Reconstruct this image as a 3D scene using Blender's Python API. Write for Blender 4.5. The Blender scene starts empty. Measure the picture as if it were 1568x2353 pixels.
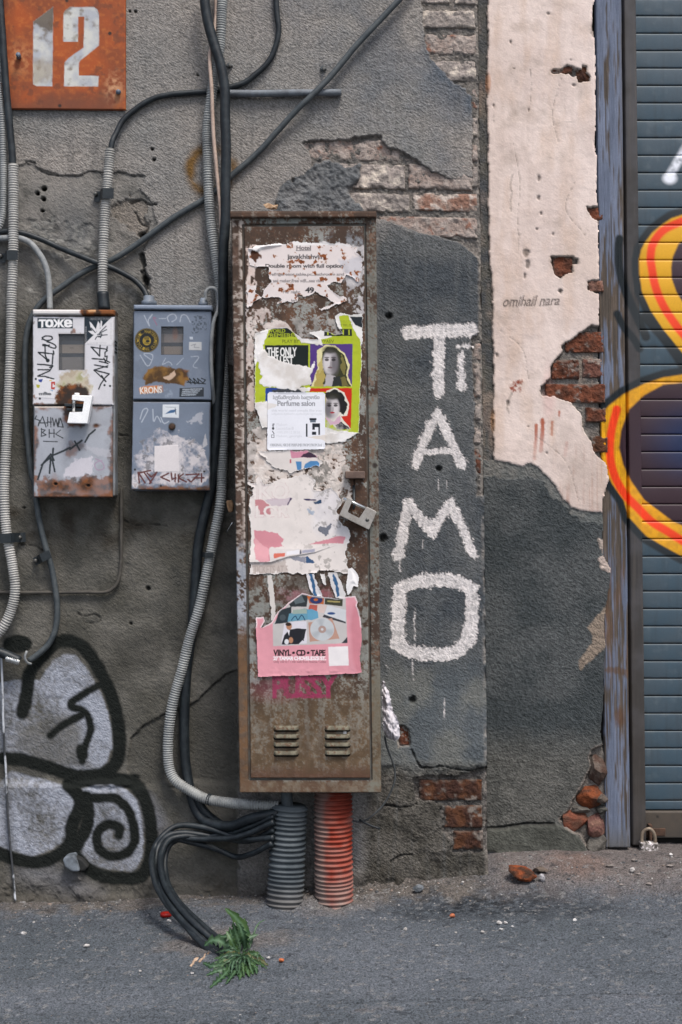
import bpy, bmesh, math, random
import numpy as np
from mathutils import Vector, noise as mnoise

SC = bpy.context.scene
COL = SC.collection
random.seed(4)
RNG = np.random.default_rng(7)

# ---------------------------------------------------------------- camera, sky, sun, exposure
S = 0.0011            # metres per survey unit on the wall plane (the survey grid is 1568 x 2353 units)
D = 3.595             # camera distance from the wall
ZC = 0.972            # camera height
cam = bpy.data.cameras.new('camera'); cam_o = bpy.data.objects.new('camera', cam); COL.objects.link(cam_o)
cam.sensor_fit = 'VERTICAL'; cam.sensor_height = 36; cam.lens = 50
cam.clip_start = 0.05; cam.clip_end = 400
cam_o.location = (0, -D, ZC); cam_o.rotation_euler = (math.radians(90), 0, 0)
SC.camera = cam_o

SUN_EL, SUN_AZ = math.radians(61), math.radians(28)     # azimuth to the right of the wall's normal
world = bpy.data.worlds.new("World"); SC.world = world; world.use_nodes = True
wn = world.node_tree; bg = wn.nodes['Background']
sky = wn.nodes.new('ShaderNodeTexSky'); sky.sky_type = 'NISHITA'; sky.sun_disc = False
sky.sun_elevation = SUN_EL; sky.sun_rotation = math.pi - SUN_AZ
sky.air_density = 1.0; sky.dust_density = 3.0; sky.ozone_density = 1.0
hsv = wn.nodes.new('ShaderNodeHueSaturation'); hsv.inputs['Saturation'].default_value = 0.72
wn.links.new(sky.outputs[0], hsv.inputs['Color']); wn.links.new(hsv.outputs[0], bg.inputs['Color'])
bg.inputs['Strength'].default_value = 0.092
sun = bpy.data.lights.new('sun', 'SUN'); sun.energy = 1.5; sun.angle = math.radians(18); sun.color = (1.0, 0.95, 0.885)
sun_o = bpy.data.objects.new('sun', sun); COL.objects.link(sun_o)
sd = Vector((math.sin(SUN_AZ)*math.cos(SUN_EL), -math.cos(SUN_AZ)*math.cos(SUN_EL), math.sin(SUN_EL)))
sun_o.rotation_euler = sd.to_track_quat('Z', 'Y').to_euler(); sun_o.location = sd*6
SC.view_settings.view_transform = 'Standard'; SC.view_settings.look = 'None'
SC.view_settings.exposure = 1.07; SC.view_settings.gamma = 1.0; SC.view_settings.use_curve_mapping = False

# ---------------------------------------------------------------- helpers
def hx(h):
    h = h.lstrip('#'); r = [int(h[i:i+2], 16)/255 for i in (0, 2, 4)]
    return np.array([c/12.92 if c <= .04045 else ((c+.055)/1.055)**2.4 for c in r])
def q(ox, oy, pts, w=1000):           # crop of the survey photograph -> survey units
    return [((ox+x*w/1568)/1.7411, (oy+y*w/1568)/1.7411) for x, y in pts]
_TB = np.random.default_rng(11).random((16, 256, 256))
def vn(x, y, seed=0):
    x = np.asarray(x, float)+seed*17.31; y = np.asarray(y, float)+seed*9.77
    xi = np.floor(x).astype(int); yi = np.floor(y).astype(int); fx = x-xi; fy = y-yi
    fx = fx*fx*(3-2*fx); fy = fy*fy*(3-2*fy); t = _TB[seed % 16]
    a = t[xi & 255, yi & 255]; b = t[(xi+1) & 255, yi & 255]; c = t[xi & 255, (yi+1) & 255]; d = t[(xi+1) & 255, (yi+1) & 255]
    return (a*(1-fx)+b*fx)*(1-fy)+(c*(1-fx)+d*fx)*fy
def fbm(x, y, o=4, seed=0):           # about -1 .. 1
    s = 0; a = 1; n = 0
    for i in range(o):
        s = s+a*(vn(x*2**i, y*2**i, seed+i)*2-1); n += a; a *= .55
    return s/n*1.5
def sm(a, b, x): 
    t = np.clip((x-a)/(b-a), 0, 1); return t*t*(3-2*t)
def lerp(a, b, t): return a+(b-a)*t
def cr(pts, step=3.0, closed=False):  # Catmull-Rom resample
    P = np.array(pts, float)
    if len(P) < 3: 
        n = max(2, int(np.linalg.norm(P[-1]-P[0])/step)); t = np.linspace(0, 1, n)[:, None]; return P[0]*(1-t)+P[-1]*t
    E = np.vstack([2*P[0]-P[1], P, 2*P[-1]-P[-2]]); out = []
    for i in range(1, len(E)-2):
        p0, p1, p2, p3 = E[i-1:i+3]; n = max(2, int(np.linalg.norm(p2-p1)/step)); t = np.linspace(0, 1, n, endpoint=False)[:, None]
        out.append(.5*((2*p1)+(-p0+p2)*t+(2*p0-5*p1+4*p2-p3)*t*t+(-p0+3*p1-3*p2+p3)*t**3))
    out.append(P[-1:]); R = np.vstack(out)
    L = np.r_[0, np.cumsum(np.linalg.norm(np.diff(R, axis=0), axis=1))]; n = max(2, int(L[-1]/step)+1)
    u = np.linspace(0, L[-1], n); return np.stack([np.interp(u, L, R[:, k]) for k in range(R.shape[1])], 1)
def W(px, py, d=0.0):                 # survey reading of a point d metres in front of the wall -> world
    k = (D-d)/D; return Vector(((px-784)*S*k, -d, ZC+(1176.5-py)*S*k))
_tc = {}
def text_tris(s):
    if s not in _tc:
        cu = bpy.data.curves.new('t', 'FONT'); cu.body = s; cu.resolution_u = 3
        ob = bpy.data.objects.new('t', cu); me = bpy.data.meshes.new_from_object(ob); me.calc_loop_triangles()
        v = np.array([x.co[:2] for x in me.vertices]); t = np.array([x.vertices[:] for x in me.loop_triangles])
        bpy.data.objects.remove(ob); bpy.data.curves.remove(cu); bpy.data.meshes.remove(me)
        v -= v.min(0); v /= v.max(0); v[:, 1] = 1-v[:, 1]; _tc[s] = v[t]
    return _tc[s]

class Sheet:
    """A height field on the survey grid: X, Y survey units, H metres proud of its base, C colour + roughness, B fine relief."""
    def __init__(s, xs, ys, quad=None):
        if quad is not None:
            u = np.linspace(0, 1, xs); v = np.linspace(0, 1, ys); U, V = np.meshgrid(u, v); a, b, c, d = [np.array(p, float) for p in quad]
            s.X = (a[0]*(1-U)+b[0]*U)*(1-V)+(d[0]*(1-U)+c[0]*U)*V; s.Y = (a[1]*(1-U)+b[1]*U)*(1-V)+(d[1]*(1-U)+c[1]*U)*V
        else: s.X, s.Y = np.meshgrid(np.asarray(xs, float), np.asarray(ys, float))
        sh = s.X.shape; s.H = np.zeros(sh); s.C = np.zeros(sh+(4,)); s.C[..., 3] = .9; s.B = np.ones(sh); s.M = np.ones(sh, bool)
    @classmethod
    def rect(c, x0, y0, x1, y1, p): return c(max(2, int((x1-x0)/p)+1), max(2, int((y1-y0)/p)+1), [(x0, y0), (x1, y0), (x1, y1), (x0, y1)])
    @classmethod
    def quad(c, qd, p):
        a = np.array(qd, float); return c(max(2, int(np.linalg.norm(a[1]-a[0])/p)+1), max(2, int(np.linalg.norm(a[3]-a[0])/p)+1), qd)
    def fill(s, col, rough=.9): s.C[..., :3] = col; s.C[..., 3] = rough
    def _sub(s, pts, pad):
        P = np.array(pts); m = (s.X > P[:, 0].min()-pad) & (s.X < P[:, 0].max()+pad) & (s.Y > P[:, 1].min()-pad) & (s.Y < P[:, 1].max()+pad)
        return np.nonzero(m)
    def sd(s, pts, pad=12):           # signed distance, + inside
        I = s._sub(pts, pad); x = s.X[I]; y = s.Y[I]; P = np.array(pts, float); Q = np.roll(P, -1, 0)
        d = np.full(x.shape, 1e9); ins = np.zeros(x.shape, bool)
        for (ax, ay), (bx, by) in zip(P, Q):
            ex, ey = bx-ax, by-ay; L = ex*ex+ey*ey+1e-9; t = np.clip(((x-ax)*ex+(y-ay)*ey)/L, 0, 1)
            d = np.minimum(d, (x-ax-t*ex)**2+(y-ay-t*ey)**2)
            c = (ay > y) != (by > y); ins ^= c & (x < ex*(y-ay)/(ey if abs(ey) > 1e-9 else 1e-9)+ax)
        out = np.full(s.X.shape, -1e3); out[I] = np.where(ins, 1, -1)*np.sqrt(d); return out
    def nz(s, rs, o=3, seed=0): return fbm(s.X*rs, s.Y*rs, o, seed)
    def poly(s, pts, soft=1.6, rough=0, rs=.08, seed=0, grow=0):
        d = s.sd(pts, 12+rough*2+soft+max(grow, 0))+grow
        if rough: d = d+rough*s.nz(rs, 4, seed)
        return np.clip(d/soft+.5, 0, 1)
    def dist(s, pts, w, pad=0, smooth=True, step=5):
        P = cr(pts, step) if smooth else np.array(pts, float); I = s._sub(P, w+pad+4); x = s.X[I]; y = s.Y[I]; d = np.full(x.shape, 1e9)
        for (ax, ay), (bx, by) in zip(P[:-1], P[1:]):
            ex, ey = bx-ax, by-ay; t = np.clip(((x-ax)*ex+(y-ay)*ey)/(ex*ex+ey*ey+1e-9), 0, 1); d = np.minimum(d, (x-ax-t*ex)**2+(y-ay-t*ey)**2)
        out = np.full(s.X.shape, 1e3); out[I] = np.sqrt(d); return out
    def line(s, pts, w, soft=1.6, rough=0, rs=.1, seed=0, smooth=True, step=5):
        d = w/2-s.dist(pts, w/2, soft+rough*2, smooth, step)
        if rough: d = d+rough*s.nz(rs, 3, seed)
        return np.clip(d/soft+.5, 0, 1)
    def ell(s, cx, cy, rx, ry, soft=.1, rough=0, rs=.08, seed=0):
        r = np.hypot((s.X-cx)/rx, (s.Y-cy)/ry)
        if rough: r = r+rough*s.nz(rs, 3, seed)
        return np.clip((1-r)/soft+.5, 0, 1)
    def text(s, txt, x0, y0, x1, y1, e=.25, rot=0, soft=1.0, shear=0):
        T = text_tris(txt).copy(); w, h = x1-x0, y1-y0; cx, cy = (x0+x1)/2, (y0+y1)/2
        x = (T[..., 0]-.5)*w; y = (T[..., 1]-.5)*h; x = x-shear*y; c, n = math.cos(rot), math.sin(rot)
        T = np.stack([cx+x*c-y*n, cy+x*n+y*c], -1); out = np.zeros(s.X.shape)
        xa, xb, ya, yb = s.X.min(0), s.X.max(0), s.Y.min(1), s.Y.max(1)
        for t in T:
            a = (t[1]-t[0]); b = (t[2]-t[0]); ar = a[0]*b[1]-a[1]*b[0]
            if abs(ar) < 1e-7: continue
            if ar < 0: t = t[::-1]
            lo = t.min(0)-e-soft; hi = t.max(0)+e+soft
            j0, j1 = np.searchsorted(xb, lo[0]), np.searchsorted(xa, hi[0]); i0, i1 = np.searchsorted(yb, lo[1]), np.searchsorted(ya, hi[1])
            X = s.X[i0:i1, j0:j1]; Y = s.Y[i0:i1, j0:j1]
            if X.size == 0: continue
            m = np.full(X.shape, 1e9)
            for k in range(3):
                p, r = t[k], t[(k+1) % 3]; ex, ey = r-p; L = math.hypot(ex, ey)+1e-9
                m = np.minimum(m, ((Y-p[1])*ex-(X-p[0])*ey)/L)
            out[i0:i1, j0:j1] = np.maximum(out[i0:i1, j0:j1], np.clip((m+e)/soft+.5, 0, 1))
        return out
    def put(s, m, col, rough=None, a=1):
        m = (m*a)[..., None]; s.C[..., :3] = s.C[..., :3]*(1-m)+np.asarray(col)*m
        if rough is not None: s.C[..., 3] = s.C[..., 3]*(1-m[..., 0])+rough*m[..., 0]
    def vary(s, amt, rs, seed=0, o=4): s.C[..., :3] *= np.clip(1+amt*s.nz(rs, o, seed), .2, 2)[..., None]
    def border(s):
        n, m = s.X.shape; j = np.arange(m)[None, :]; i = np.arange(n)[:, None]
        px = np.hypot(s.X[0, -1]-s.X[0, 0], s.Y[0, -1]-s.Y[0, 0])/(m-1); py = np.hypot(s.X[-1, 0]-s.X[0, 0], s.Y[-1, 0]-s.Y[0, 0])/(n-1)
        return np.minimum(np.minimum(j, m-1-j)*px, np.minimum(i, n-1-i)*py)
    def rim(s, thick, r=2.0):         # rounded edge, last ring falls back by thick metres
        b = s.border(); s.H -= .45*r*S*(1-sm(0, r, b)); e = b < 1e-6; s.H[e] -= thick
    def build(s, name, mat, depth=0.0, parent=None, origin=None, k=None):
        k = (D-depth)/D if k is None else k; wx = (s.X-784)*S*k; wz = ZC+(1176.5-s.Y)*S*k; wy = -(depth+s.H)
        V = np.stack([wx, wy, wz], -1).reshape(-1, 3); n, m = s.X.shape
        id_ = np.arange(n*m).reshape(n, m); a, b, c, d = id_[:-1, :-1], id_[1:, :-1], id_[1:, 1:], id_[:-1, 1:]
        F = np.stack([a, b, c, d], -1).reshape(-1, 4); mk = s.M.reshape(-1); F = F[mk[F].all(1)]
        used = np.zeros(n*m, bool); used[F.reshape(-1)] = True; rm = np.cumsum(used)-1
        o = mesh_obj(name, V[used], rm[F], mat, parent, origin, s.C.reshape(-1, 4)[used], s.B.reshape(-1)[used]); return o

def mesh_obj(name, V, F, mat, parent=None, origin=None, C=None, B=None, smooth=True):
    V = np.asarray(V, float); F = np.asarray(F)
    if parent is not None: origin = np.array(parent.matrix_world.translation if False else parent['_o'])
    elif origin is None: origin = np.array([(V[:, 0].min()+V[:, 0].max())/2, (V[:, 1].min()+V[:, 1].max())/2, V[:, 2].min()])
    origin = np.array(origin, float); V = V-origin
    me = bpy.data.meshes.new(name); me.vertices.add(len(V)); me.vertices.foreach_set('co', V.astype(np.float32).ravel())
    if F.ndim == 2:
        k = F.shape[1]; me.loops.add(F.size); me.loops.foreach_set('vertex_index', F.astype(np.int32).ravel())
        me.polygons.add(len(F)); me.polygons.foreach_set('loop_start', np.arange(0, F.size, k, dtype=np.int32))
    if C is not None:
        at = me.color_attributes.new('Col', 'FLOAT_COLOR', 'POINT'); at.data.foreach_set('color', np.clip(C, 0, 1).astype(np.float32).ravel())
    if B is not None:
        at = me.attributes.new('Rel', 'FLOAT', 'POINT'); at.data.foreach_set('value', B.astype(np.float32).ravel())
    me.update(calc_edges=True)
    if smooth: me.polygons.foreach_set('use_smooth', np.ones(len(me.polygons), bool))
    me.materials.append(mat); ob = bpy.data.objects.new(name, me); COL.objects.link(ob)
    if parent is not None: ob.parent = parent
    else: ob.location = origin
    ob['_o'] = origin.tolist(); return ob
def tag(o, label=None, cat=None, group=None, kind=None):
    for k, v in (('label', label), ('category', cat), ('group', group), ('kind', kind)):
        if v: o[k] = v
    return o
def thing(name, loc, label, cat, group=None):
    o = bpy.data.objects.new(name, None); COL.objects.link(o); o.location = loc; o.empty_display_size = .05; o['_o'] = list(loc); return tag(o, label, cat, group)
def bm_obj(name, bm, mat, parent=None, origin=None, smooth=False):
    bmesh.ops.recalc_face_normals(bm, faces=bm.faces); me = bpy.data.meshes.new(name)
    if parent is not None: origin = parent['_o']
    elif origin is None:
        c = np.array([v.co for v in bm.verts]); origin = [(c[:, 0].min()+c[:, 0].max())/2, (c[:, 1].min()+c[:, 1].max())/2, c[:, 2].min()]
    bmesh.ops.translate(bm, verts=bm.verts, vec=-Vector(origin)); bm.to_mesh(me); bm.free()
    if smooth: me.polygons.foreach_set('use_smooth', np.ones(len(me.polygons), bool))
    me.materials.append(mat); ob = bpy.data.objects.new(name, me); COL.objects.link(ob)
    if parent is not None: ob.parent = parent
    else: ob.location = origin
    ob['_o'] = list(origin); return ob
def prism(pts, d1, d0, bev=0.0, bm=None, k=None, seg=2):   # survey outline, front face d1, back d0 metres from the wall
    own = bm is None; bm = bm or bmesh.new(); k = (D-d1)/D if k is None else k
    mk = lambda p, d: bm.verts.new(((p[0]-784)*S*k, -d, ZC+(1176.5-p[1])*S*k))
    f = [mk(p, d1) for p in pts]; b = [mk(p, d0) for p in pts]; n = len(pts)
    fs = [bm.faces.new(f), bm.faces.new(b[::-1])]+[bm.faces.new((f[i], b[i], b[(i+1) % n], f[(i+1) % n])) for i in range(n)]
    if bev:
        ed = {e for x in fs for e in x.edges}; bmesh.ops.bevel(bm, geom=list(ed), offset=bev, segments=seg, profile=.5, affect='EDGES')
    return bm
def rectpts(x0, y0, x1, y1): return [(x0, y0), (x0, y1), (x1, y1), (x1, y0)]
def tube(path, r, sides=10, prof=None, cap=True):       # world path (n,3); r metres or array -> V, F (quads)
    P = np.array(path, float); n = len(P); r = np.broadcast_to(np.asarray(r, float), (n,))
    T = np.gradient(P, axis=0); T /= np.linalg.norm(T, axis=1)[:, None]+1e-12
    u = np.cross(T[0], [0, 1, 0]); 
    if np.linalg.norm(u) < .1: u = np.cross(T[0], [1, 0, 0])
    U = np.zeros_like(P)
    for i in range(n):
        u = u-T[i]*np.dot(u, T[i]); u /= np.linalg.norm(u)+1e-12; U[i] = u
    B = np.cross(T, U); a = np.linspace(0, 2*math.pi, sides, endpoint=False)
    V = P[:, None]+r[:, None, None]*(U[:, None]*np.cos(a)[None, :, None]+B[:, None]*np.sin(a)[None, :, None]); V = V.reshape(-1, 3)
    i = np.arange(n-1)[:, None]*sides; j = np.arange(sides)[None]; j2 = (j+1) % sides
    F = np.stack([i+j, i+j2, i+sides+j2, i+sides+j], -1).reshape(-1, 4)
    if cap:
        V = np.vstack([V, P[0], P[-1]]); c0, c1 = len(V)-2, len(V)-1; l = (n-1)*sides; jj = np.arange(0, sides, 2)
        F = np.vstack([F, np.stack([np.full(len(jj), c0), (jj+2) % sides, (jj+1) % sides, jj], -1), np.stack([np.full(len(jj), c1), l+jj, l+(jj+1) % sides, l+(jj+2) % sides], -1)])
    return V, F
def cable(name, pts, r, mat, sides=10, step=6, parent=None, wob=0.7, **kw):   # pts (x, y, depth) survey; r survey units
    P = cr([(x, y, d/S) for x, y, d in pts], step)
    if wob: P[:, :2] += wob*np.stack([fbm(np.arange(len(P))*.11, np.full(len(P), r), 2, 3), fbm(np.arange(len(P))*.11, np.full(len(P), r+9), 2, 5)], 1)
    Wp = [W(x, y, z*S) for x, y, z in P]; V, F = tube(Wp, r*S, sides)
    o = mesh_obj(name, V, F, mat, parent, None if parent is not None else tuple(Wp[-1] if Wp[-1].z < Wp[0].z else Wp[0])); return tag(o, **kw)
def ribbed(name, pts, r, mat, pitch, depth=.2, sides=14, parent=None, col=None, sub=4, **kw):
    P = cr([(x, y, d/S) for x, y, d in pts], pitch/sub); L = np.r_[0, np.cumsum(np.linalg.norm(np.diff(P, axis=0), axis=1))]
    ph = (L/pitch+.5*fbm(L*.02, L*0+r, 2, 3)) % 1; pr = 1-depth*(.5+.5*np.cos(2*np.pi*ph))**1.6
    jit = 1+(.012 if r < 20 else .022)*fbm(L*.04, L*0+r, 3, 4)
    Wp = [W(x, y, z*S) for x, y, z in P]; V, F = tube(Wp, r*S*pr*jit, sides)
    C = None
    if col is not None: C = col(V, np.vstack([np.repeat(P, sides, 0), P[:1], P[-1:]]))
    o = mesh_obj(name, V, F, mat, parent, None if parent is not None else tuple(Wp[-1] if Wp[-1].z < Wp[0].z else Wp[0]), C); return tag(o, **kw)

# ---------------------------------------------------------------- materials
def nmat(name):
    m = bpy.data.materials.new(name); m.use_nodes = True; nt = m.node_tree; return m, nt, nt.nodes['Principled BSDF']
def N(nt, t, **kw):
    n = nt.nodes.new(t)
    for k, v in kw.items():
        if k in n.inputs: n.inputs[k].default_value = v
        else: setattr(n, k, v)
    return n
def mth(nt, op, a, b=None, c=None):
    n = nt.nodes.new('ShaderNodeMath'); n.operation = op
    for i, v in enumerate((a, b, c)):
        if v is None: continue
        if isinstance(v, (int, float)): n.inputs[i].default_value = v
        else: nt.links.new(v, n.inputs[i])
    return n.outputs[0]
def coords(nt, sc=(1, 1, 1), rot=(0, 0, 0)):
    g = nt.nodes.new('ShaderNodeNewGeometry'); r = nt.nodes.new('ShaderNodeMapping'); r.inputs['Rotation'].default_value = rot; mp = nt.nodes.new('ShaderNodeMapping'); mp.inputs['Scale'].default_value = sc
    nt.links.new(g.outputs['Position'], r.inputs['Vector']); nt.links.new(r.outputs[0], mp.inputs['Vector']); return mp.outputs[0]
def noise(nt, vec, scale, detail=4, rough=.6):
    n = N(nt, 'ShaderNodeTexNoise', Scale=scale, Detail=detail, Roughness=rough); nt.links.new(vec, n.inputs['Vector']); return n.outputs['Fac']
def cmul(nt, col, fac):
    v = nt.nodes.new('ShaderNodeVectorMath'); v.operation = 'SCALE'; nt.links.new(col, v.inputs[0]); nt.links.new(fac, v.inputs['Scale']); return v.outputs[0]
def paint_mat(name, amt=.25, scale=300, bump=.4, bscale=260, bdist=.002, stretch=None, metal=0, spec=.3, amt2=.15, scale2=40, pit=0):
    """colour and roughness from the surface's own paint layers (attribute), grain and fine relief from noise"""
    m, nt, p = nmat(name); at = N(nt, 'ShaderNodeAttribute', attribute_name='Col'); v = coords(nt)
    n1 = noise(nt, v, scale, 3); n2 = noise(nt, v, scale2, 5, .65)
    f = mth(nt, 'ADD', mth(nt, 'MULTIPLY_ADD', n1, 2*amt, 1-amt), mth(nt, 'MULTIPLY_ADD', n2, 2*amt2, -amt2))
    nt.links.new(cmul(nt, at.outputs['Color'], f), p.inputs['Base Color']); nt.links.new(at.outputs['Alpha'], p.inputs['Roughness'])
    p.inputs['Metallic'].default_value = metal; p.inputs['Specular IOR Level'].default_value = spec
    if bump:
        re = N(nt, 'ShaderNodeAttribute', attribute_name='Rel'); bv = coords(nt, *stretch) if stretch else v
        h = noise(nt, bv, bscale, 5, .68); h0 = h; h = mth(nt, 'MULTIPLY', h, re.outputs['Fac'])
        if pit:                       # pits darkened and bumps lightened in the colour, imitating relief shading
            f2 = mth(nt, 'MULTIPLY_ADD', mth(nt, 'SUBTRACT', h0, .5), mth(nt, 'MULTIPLY', re.outputs['Fac'], pit), f)
            f2 = mth(nt, 'MAXIMUM', f2, .25); nt.links.new(cmul(nt, at.outputs['Color'], f2), p.inputs['Base Color'])
        b = N(nt, 'ShaderNodeBump', Strength=bump, Distance=bdist); nt.links.new(h, b.inputs['Height']); nt.links.new(b.outputs[0], p.inputs['Normal'])
    return m
def plain_mat(name, c1, c2=None, scale=60, rough=.6, bump=.2, bscale=300, bdist=.001, metal=0, spec=.4, c3=None, t=(.4, .65)):
    m, nt, p = nmat(name); v = coords(nt); n = noise(nt, v, scale, 5, .65)
    c2 = c1 if c2 is None else c2; mr = N(nt, 'ShaderNodeMapRange'); mr.inputs[1].default_value = t[0]; mr.inputs[2].default_value = t[1]; nt.links.new(n, mr.inputs[0])
    mx = nt.nodes.new('ShaderNodeMix'); mx.data_type = 'RGBA'; mx.inputs[6].default_value = (*c1, 1); mx.inputs[7].default_value = (*c2, 1); nt.links.new(mr.outputs[0], mx.inputs[0])
    n2 = noise(nt, v, scale*7, 3); nt.links.new(cmul(nt, mx.outputs[2], mth(nt, 'MULTIPLY_ADD', n2, .5, .75)), p.inputs['Base Color'])
    p.inputs['Roughness'].default_value = rough; p.inputs['Metallic'].default_value = metal; p.inputs['Specular IOR Level'].default_value = spec
    if bump:
        b = N(nt, 'ShaderNodeBump', Strength=bump, Distance=bdist); nt.links.new(noise(nt, v, bscale, 3), b.inputs['Height']); nt.links.new(b.outputs[0], p.inputs['Normal'])
    return m
DIAG = ((.6, 1, 1.15), (0, math.radians(-35), 0))
M_STUCCO = paint_mat('stucco', .22, 420, 1.0, 200, .011, DIAG, spec=.15, amt2=.12, pit=2.3)
M_BRICK = paint_mat('brick', .25, 300, 1.0, 140, .008, spec=.1, pit=.7)
M_METAL = paint_mat('painted_metal', .12, 420, .25, 300, .0012, spec=.4, amt2=.10)
M_PAPER = paint_mat('paper', .05, 300, .15, 120, .001, spec=.2, amt2=.06)
M_WOOD = paint_mat('painted_wood', .15, 300, .9, 60, .004, ((6, 1, .3), (0, 0, 0)), spec=.2, pit=.9)
M_GROUND = paint_mat('asphalt', .6, 520, 1.0, 230, .010, spec=.2, amt2=.12, pit=4.0)
M_BLACK = plain_mat('black_cable_sheath', hx('161c21'), hx('2f363a'), 45, .5, .3, spec=.4, t=(.45, .75))
M_GREYCABLE = plain_mat('weathered_cable_sheath', hx('3a4044'), hx('4d5254'), 40, .55, .3)
M_LIGHTCABLE = plain_mat('light_grey_cable', hx('8e9090'), hx('74777a'), 40, .6, .2)
M_CONDUIT = plain_mat('grey_conduit', hx('bab7b2'), hx('95938f'), 14, .5, .12, t=(.35, .7))
M_CONDUIT_D = plain_mat('dirty_grey_conduit', hx('a3a4a2'), hx('7d7f7f'), 14, .55, .12)
M_DARKSTEEL = plain_mat('dark_clamp_steel', hx('1e2428'), hx('2c3134'), 30, .45, .2)
M_SCREW = plain_mat('dull_screw', hx('6d6d6a'), hx('4d4b48'), 90, .45, .2, metal=.5)
M_STEEL = plain_mat('brushed_padlock_steel', hx('a8a39d'), hx('968f88'), 60, .45, .15, metal=.35)
M_WHITEP = plain_mat('white_painted_steel', hx('f4f4f4'), hx('ececec'), 60, .4, .1)
M_CHROME = plain_mat('bright_pin', hx('d8d8d6'), hx('c0c0be'), 60, .25, .05, metal=.9)
M_BEIGE = plain_mat('beige_flat_cable', hx('b8a294'), hx('a08b7e'), 30, .6, .2)
M_RUSTDARK = plain_mat('dark_rust', hx('3a2c24'), hx('553c2d'), 50, .8, .4)
M_DARKHOLE = plain_mat('dark_gap', hx('0e0d0c'), hx('141210'), 50, .9, 0)
# ---------------------------------------------------------------- left stucco wall
XC = lambda y: 1100.5+np.asarray(y)*.0115                    # outer corner of the wall, leaning a little
xs = np.r_[-1500, -900, -500, -250, np.arange(-120, 1127.6, 2.4), 1131, 1135]
ys = np.r_[-1500, -800, -300, np.arange(-60, 2150, 2.4)]
w = Sheet(xs, ys); X, Y = w.X, w.Y
n_big = w.nz(.006, 4, 1); n_mid = w.nz(.03, 4, 2); n_fine = w.nz(.16, 3, 3); n_grit = w.nz(.3, 2, 5)
# colours of the renders
warm, cool, blue, dark, olive = hx('9f9892'), hx('8a8987'), hx('646b74'), hx('585b5d'), hx('5f5d56')
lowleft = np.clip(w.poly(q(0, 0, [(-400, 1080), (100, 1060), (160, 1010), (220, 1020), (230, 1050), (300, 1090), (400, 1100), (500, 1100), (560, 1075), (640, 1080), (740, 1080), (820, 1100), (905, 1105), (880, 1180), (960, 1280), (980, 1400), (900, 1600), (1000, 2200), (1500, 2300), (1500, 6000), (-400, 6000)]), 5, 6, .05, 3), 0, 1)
right = sm(850, 900, X)*sm(470, 520, Y)*1.0
w.C[..., :3] = lerp(warm, cool, np.clip(.5+.6*n_big, 0, 1)[..., None])
bl = np.clip(.25+1.1*w.nz(.008, 3, 9)+.5*n_mid, 0, 1)*sm(300, 900, X)*.5+sm(.1, .8, 1-np.hypot((X-1050)/120, (Y-180)/170))*.8+sm(.2, .9, 1-np.hypot((X-180)/50, (Y-540)/90))*.55
w.put(np.clip(bl, 0, 1), blue)
bl2 = sm(.1, .9, 1-np.hypot((X-170)/90, (Y-520)/130)); w.put(bl2*.5, hx('5a5f64'))
lw0 = lowleft*(.42+.58*sm(500, 800, Y+40*n_big)); w.put(lw0, lerp(hx('514f49'), hx('68655f'), np.clip(.45+.9*w.nz(.012, 4, 6), 0, 1)[..., None]), .92)  # olive render, its tone lowered further to put weaker light into the colour
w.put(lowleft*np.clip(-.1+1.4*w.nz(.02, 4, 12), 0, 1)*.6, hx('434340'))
w.put(sm(840, 880, X)*sm(480, 560, Y+20*n_mid), lerp(hx('696b6c'), hx('50555a'), np.clip(.5+.9*w.nz(.012, 4, 7), 0, 1)[..., None]))
w.put(sm(840, 880, X)*sm(1500, 1570, Y+30*n_mid)*.8, lerp(hx('72736f'), hx('5c6266'), np.clip(.5+1.2*w.nz(.015, 4, 8), 0, 1)[..., None]))
w.put(sm(1740, 1800, Y+14*n_mid)*sm(820, 860, X), lerp(hx('6f6b65'), hx('57544e'), np.clip(.5+1.1*w.nz(.03, 4, 8), 0, 1)[..., None]))
# dark blotches, a dark brown band below the meter boxes, splash dirt at the foot
w.put(np.clip(sm(.25, .8, w.nz(.01, 4, 13))*sm(900, 1100, Y)*(X < 560), 0, 1)*.5, hx('3b3a36'))
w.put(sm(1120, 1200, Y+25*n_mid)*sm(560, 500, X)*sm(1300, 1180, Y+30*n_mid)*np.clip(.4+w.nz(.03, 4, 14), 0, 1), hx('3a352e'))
w.put(sm(1960, 2080, Y+35*n_mid)*.75, hx('4b4741'))
w.put(np.clip(w.nz(.05, 4, 15)-.25, 0, 1)*lowleft*sm(500, 560, Y)*sm(720, 640, Y), hx('9a9791'), a=1.2)
streak = np.clip(fbm(X*.09, Y*.004, 3, 6)-.2, 0, 1); w.put(streak*(Y < 700)*.35, hx('6e6c6a')); w.put(streak*(X > 860)*(Y > 500)*.4, hx('777a7b'))
w.B[:] = 1.0; w.B[lowleft > .5] = .40; w.B *= 1-.45*sm(1520, 1590, Y+25*n_mid)*sm(1760, 1740, Y)*(X > 860)
w.H += .0007*n_fine+.0006*n_grit+.0022*n_big+.0012*n_mid
w.H -= .004*lowleft
# ochre sprayed ring
rr = np.hypot(X-487, (Y-392)*.98); ring = np.clip(1-np.abs(rr-50)/22, 0, 1)*np.clip(.55+.4*n_mid, 0, 1); w.put(sm(0, .7, ring)*.95, hx('7a5a2c'))
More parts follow.
